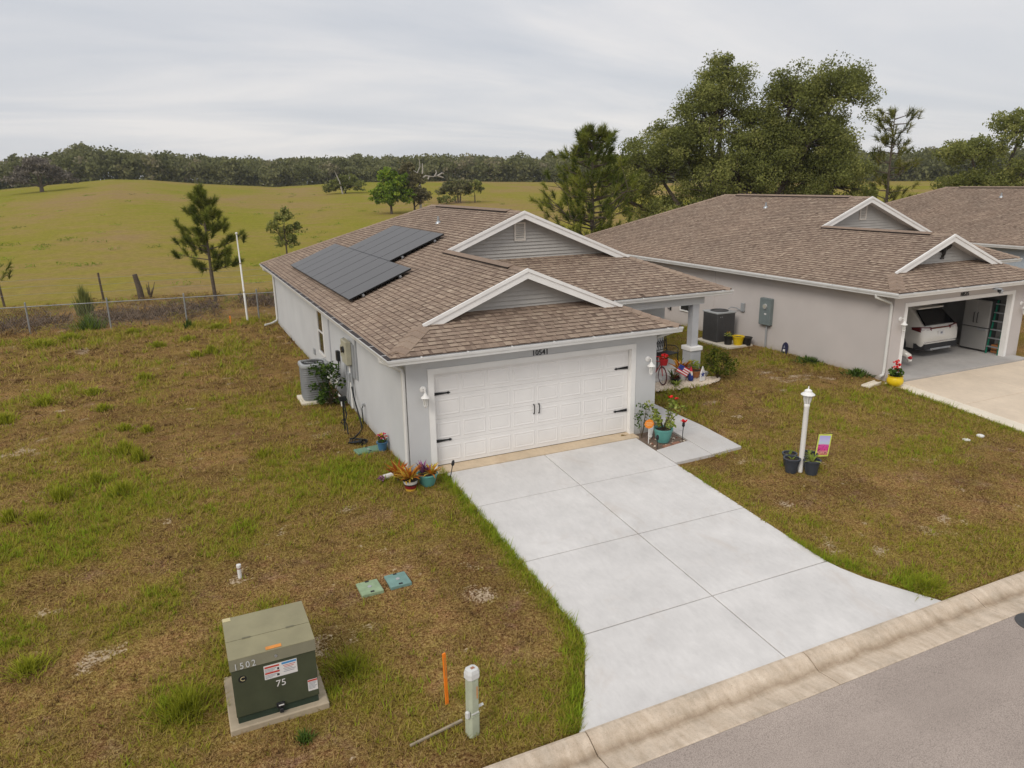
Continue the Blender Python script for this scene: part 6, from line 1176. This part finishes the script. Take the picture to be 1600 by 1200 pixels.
# pasture tufts and lawn grass
def tufts(n, seed):
    r = np.random.default_rng(seed); D = 42+r.random(n)**1.3*130; a = np.radians(r.uniform(-14, 30, n)); x, y = CAM.x+D*np.sin(a), CAM.y+D*np.cos(a); keep = fbm(x, y, .07, 44) > .52; x, y = x[keep], y[keep]; m = 26
    X_ = np.repeat(x, m)+r.normal(size=len(x)*m)*.35; Y_ = np.repeat(y, m)+r.normal(size=len(x)*m)*.25; V, F = leafcloud(np.stack([X_, Y_, terrain(X_, Y_)+r.random(len(X_))*.22], 1), .30, r, .15); o = soup('pasture_weeds', V, F, np.clip(np.repeat(r.random(len(x)), m)*.8+r.random(len(X_))*.2, 0, 1), 'oak_leaf_bright'); tag(o, 'scattered low green weeds across the pasture', 'weeds', kind='stuff')
tufts(300, 5)
def lawn_blades():
    r = np.random.default_rng(9); XS, YS, LS, TS = [], [], [], []
    def area(x0_, x1_, y0_, y1_, dens, s):
        n = int((x1_-x0_)*(y1_-y0_)*dens/9); cx, cy = r.uniform(x0_, x1_, n), r.uniform(y0_, y1_, n); k = 9; sp = .026*s
        XS.append(np.repeat(cx, k)+r.normal(size=n*k)*sp); YS.append(np.repeat(cy, k)+r.normal(size=n*k)*sp); LS.append(np.repeat(s*r.uniform(.55, 1.5, n), k)); TS.append(np.repeat(r.normal(size=n), k))
    area(-9.5, .1, -7.8, -2.5, 3300, 1.0); area(-10, .1, -2.5, 2, 2200, 1.15); area(-11, -.62, 2, 8, 1000, 1.5); area(-12, -.62, 8, 15, 520, 2.0); area(-13, -.62, 15, 22.5, 300, 2.6); area(5.0, 14.4, -7.8, -2, 2200, 1.05); area(5.6, 14.8, -2, 6, 1250, 1.35); area(10.6, 14.8, 4, 14, 360, 1.7)
    # lusher edge along the driveway
    n = 15000; ey = r.uniform(-7.8, 0, n); ex = xleft(ey)-np.abs(r.normal(size=n))*(.10+.22*fbm(ey*0, ey, 1.2, 4))+.035; XS.append(ex); YS.append(ey); LS.append(r.uniform(.35, .80, n)); TS.append(r.normal(size=n)*.6+1.6)
    n = 5000; ey = r.uniform(-7.8, -1.85, n); ex = xright(ey)+np.abs(r.normal(size=n))*.16-.03; k_ = fbm(ex, ey, .9, 14) > .46; XS.append(ex[k_]); YS.append(ey[k_]); LS.append(r.uniform(.5, 1.0, k_.sum())); TS.append(r.normal(size=k_.sum())*.7+1.2)
    n = 5000; ey = r.uniform(-7.8, .2, n); XS.append(14.36-np.abs(r.normal(size=n))*.2+.03); YS.append(ey); LS.append(r.uniform(.6, 1.2, n)); TS.append(r.normal(size=n)*.7+1.2)
    x = np.concatenate(XS); y = np.concatenate(YS); s = np.concatenate(LS); tt = np.concatenate(TS)
    pav_ = ((x > xleft(y)+.05) & (x < xright(y)-.04) & (y < -.1)) | ((x > 5.0) & (x < 7.08) & (y > -1.84) & (y < 4)) | ((x > 14.40) & (y < 1)) | ((x > -.62) & (x < 5.75) & (y > -.02)) | ((x > 5.6) & (x < 10.6) & (y > 2.75)) | ((x > -4.86) & (x < -3.65) & (y > -6.13) & (y < -5.0)) | ((x > -2.7) & (x < -2.33) & (y > -3.97) & (y < -3.58)) | ((x > -2.2) & (x < -1.86) & (y > -3.95) & (y < -3.57)) | ((x > 13.35) & (y > 6.1) & (y < 8.1))
    g = greenness(x, y); ba = bareness(x, y); den = fbm(x, y, 3.2, 51); keep = ~pav_ & (r.random(len(x)) < np.clip(.30+.75*g+1.9*(den-.5), .04, 1)) & (r.random(len(x)) > ba*1.05)
    x, y, s, g, tt = x[keep], y[keep], s[keep], g[keep], tt[keep]; n = len(x); tone = np.clip(g*.66+.14+(fbm(x, y, 2.2, 61)-.5)*.5+tt*.20+r.normal(size=n)*.07, 0, 1)
    h = (.022+.045*np.clip(tone, 0, 1)*(.5+g))*s*r.uniform(.6, 1.5, n); a = r.uniform(0, 6.283, n); le = r.uniform(.3, 1.6, n)*np.where(tone < .4, 1.5, .8); z = terrain(x, y)+(fbm(x, y, 1.6, 31)-.5)*.05-.012
    w = .0060*s**1.1*r.uniform(.7, 1.3, n); dx, dy = np.cos(a), np.sin(a); b_ = np.stack([x, y, z], 1); sd = np.stack([-dy, dx, np.zeros(n)], 1)*w[:, None]; tipv = np.stack([dx*h*le, dy*h*le, h], 1)
    V = np.stack([b_-sd, b_+sd, b_+tipv], 1).reshape(-1, 3); o = soup('lawn_grass', V, np.arange(3*n).reshape(n, 3), tone, 'grass_blade'); tag(o, 'thin dry and green grass blades over the lawns', 'grass', kind='stuff'); print('blades', n)
lawn_blades()

# ------------------------------------------------------------------ light summer haze over the pasture
hz = MB().box(-450, 660, -75, 715, -2.4, 27.5).mesh('haze', 'joint_dark'); hz.materials.clear()
hm = bpy.data.materials.new('haze_air'); hm.use_nodes = True; hm.node_tree.nodes.clear()
ho = hm.node_tree.nodes.new('ShaderNodeOutputMaterial'); hv = hm.node_tree.nodes.new('ShaderNodeVolumePrincipled')
hv.inputs['Color'].default_value = (.88, .92, 1, 1); hv.inputs['Density'].default_value = .0002; hm.node_tree.links.new(hv.outputs[0], ho.inputs['Volume'])
hz.materials.append(hm); ho_ = link('haze', hz); tag(ho_, 'thin pale haze over the far pasture and wood', 'haze', kind='stuff')
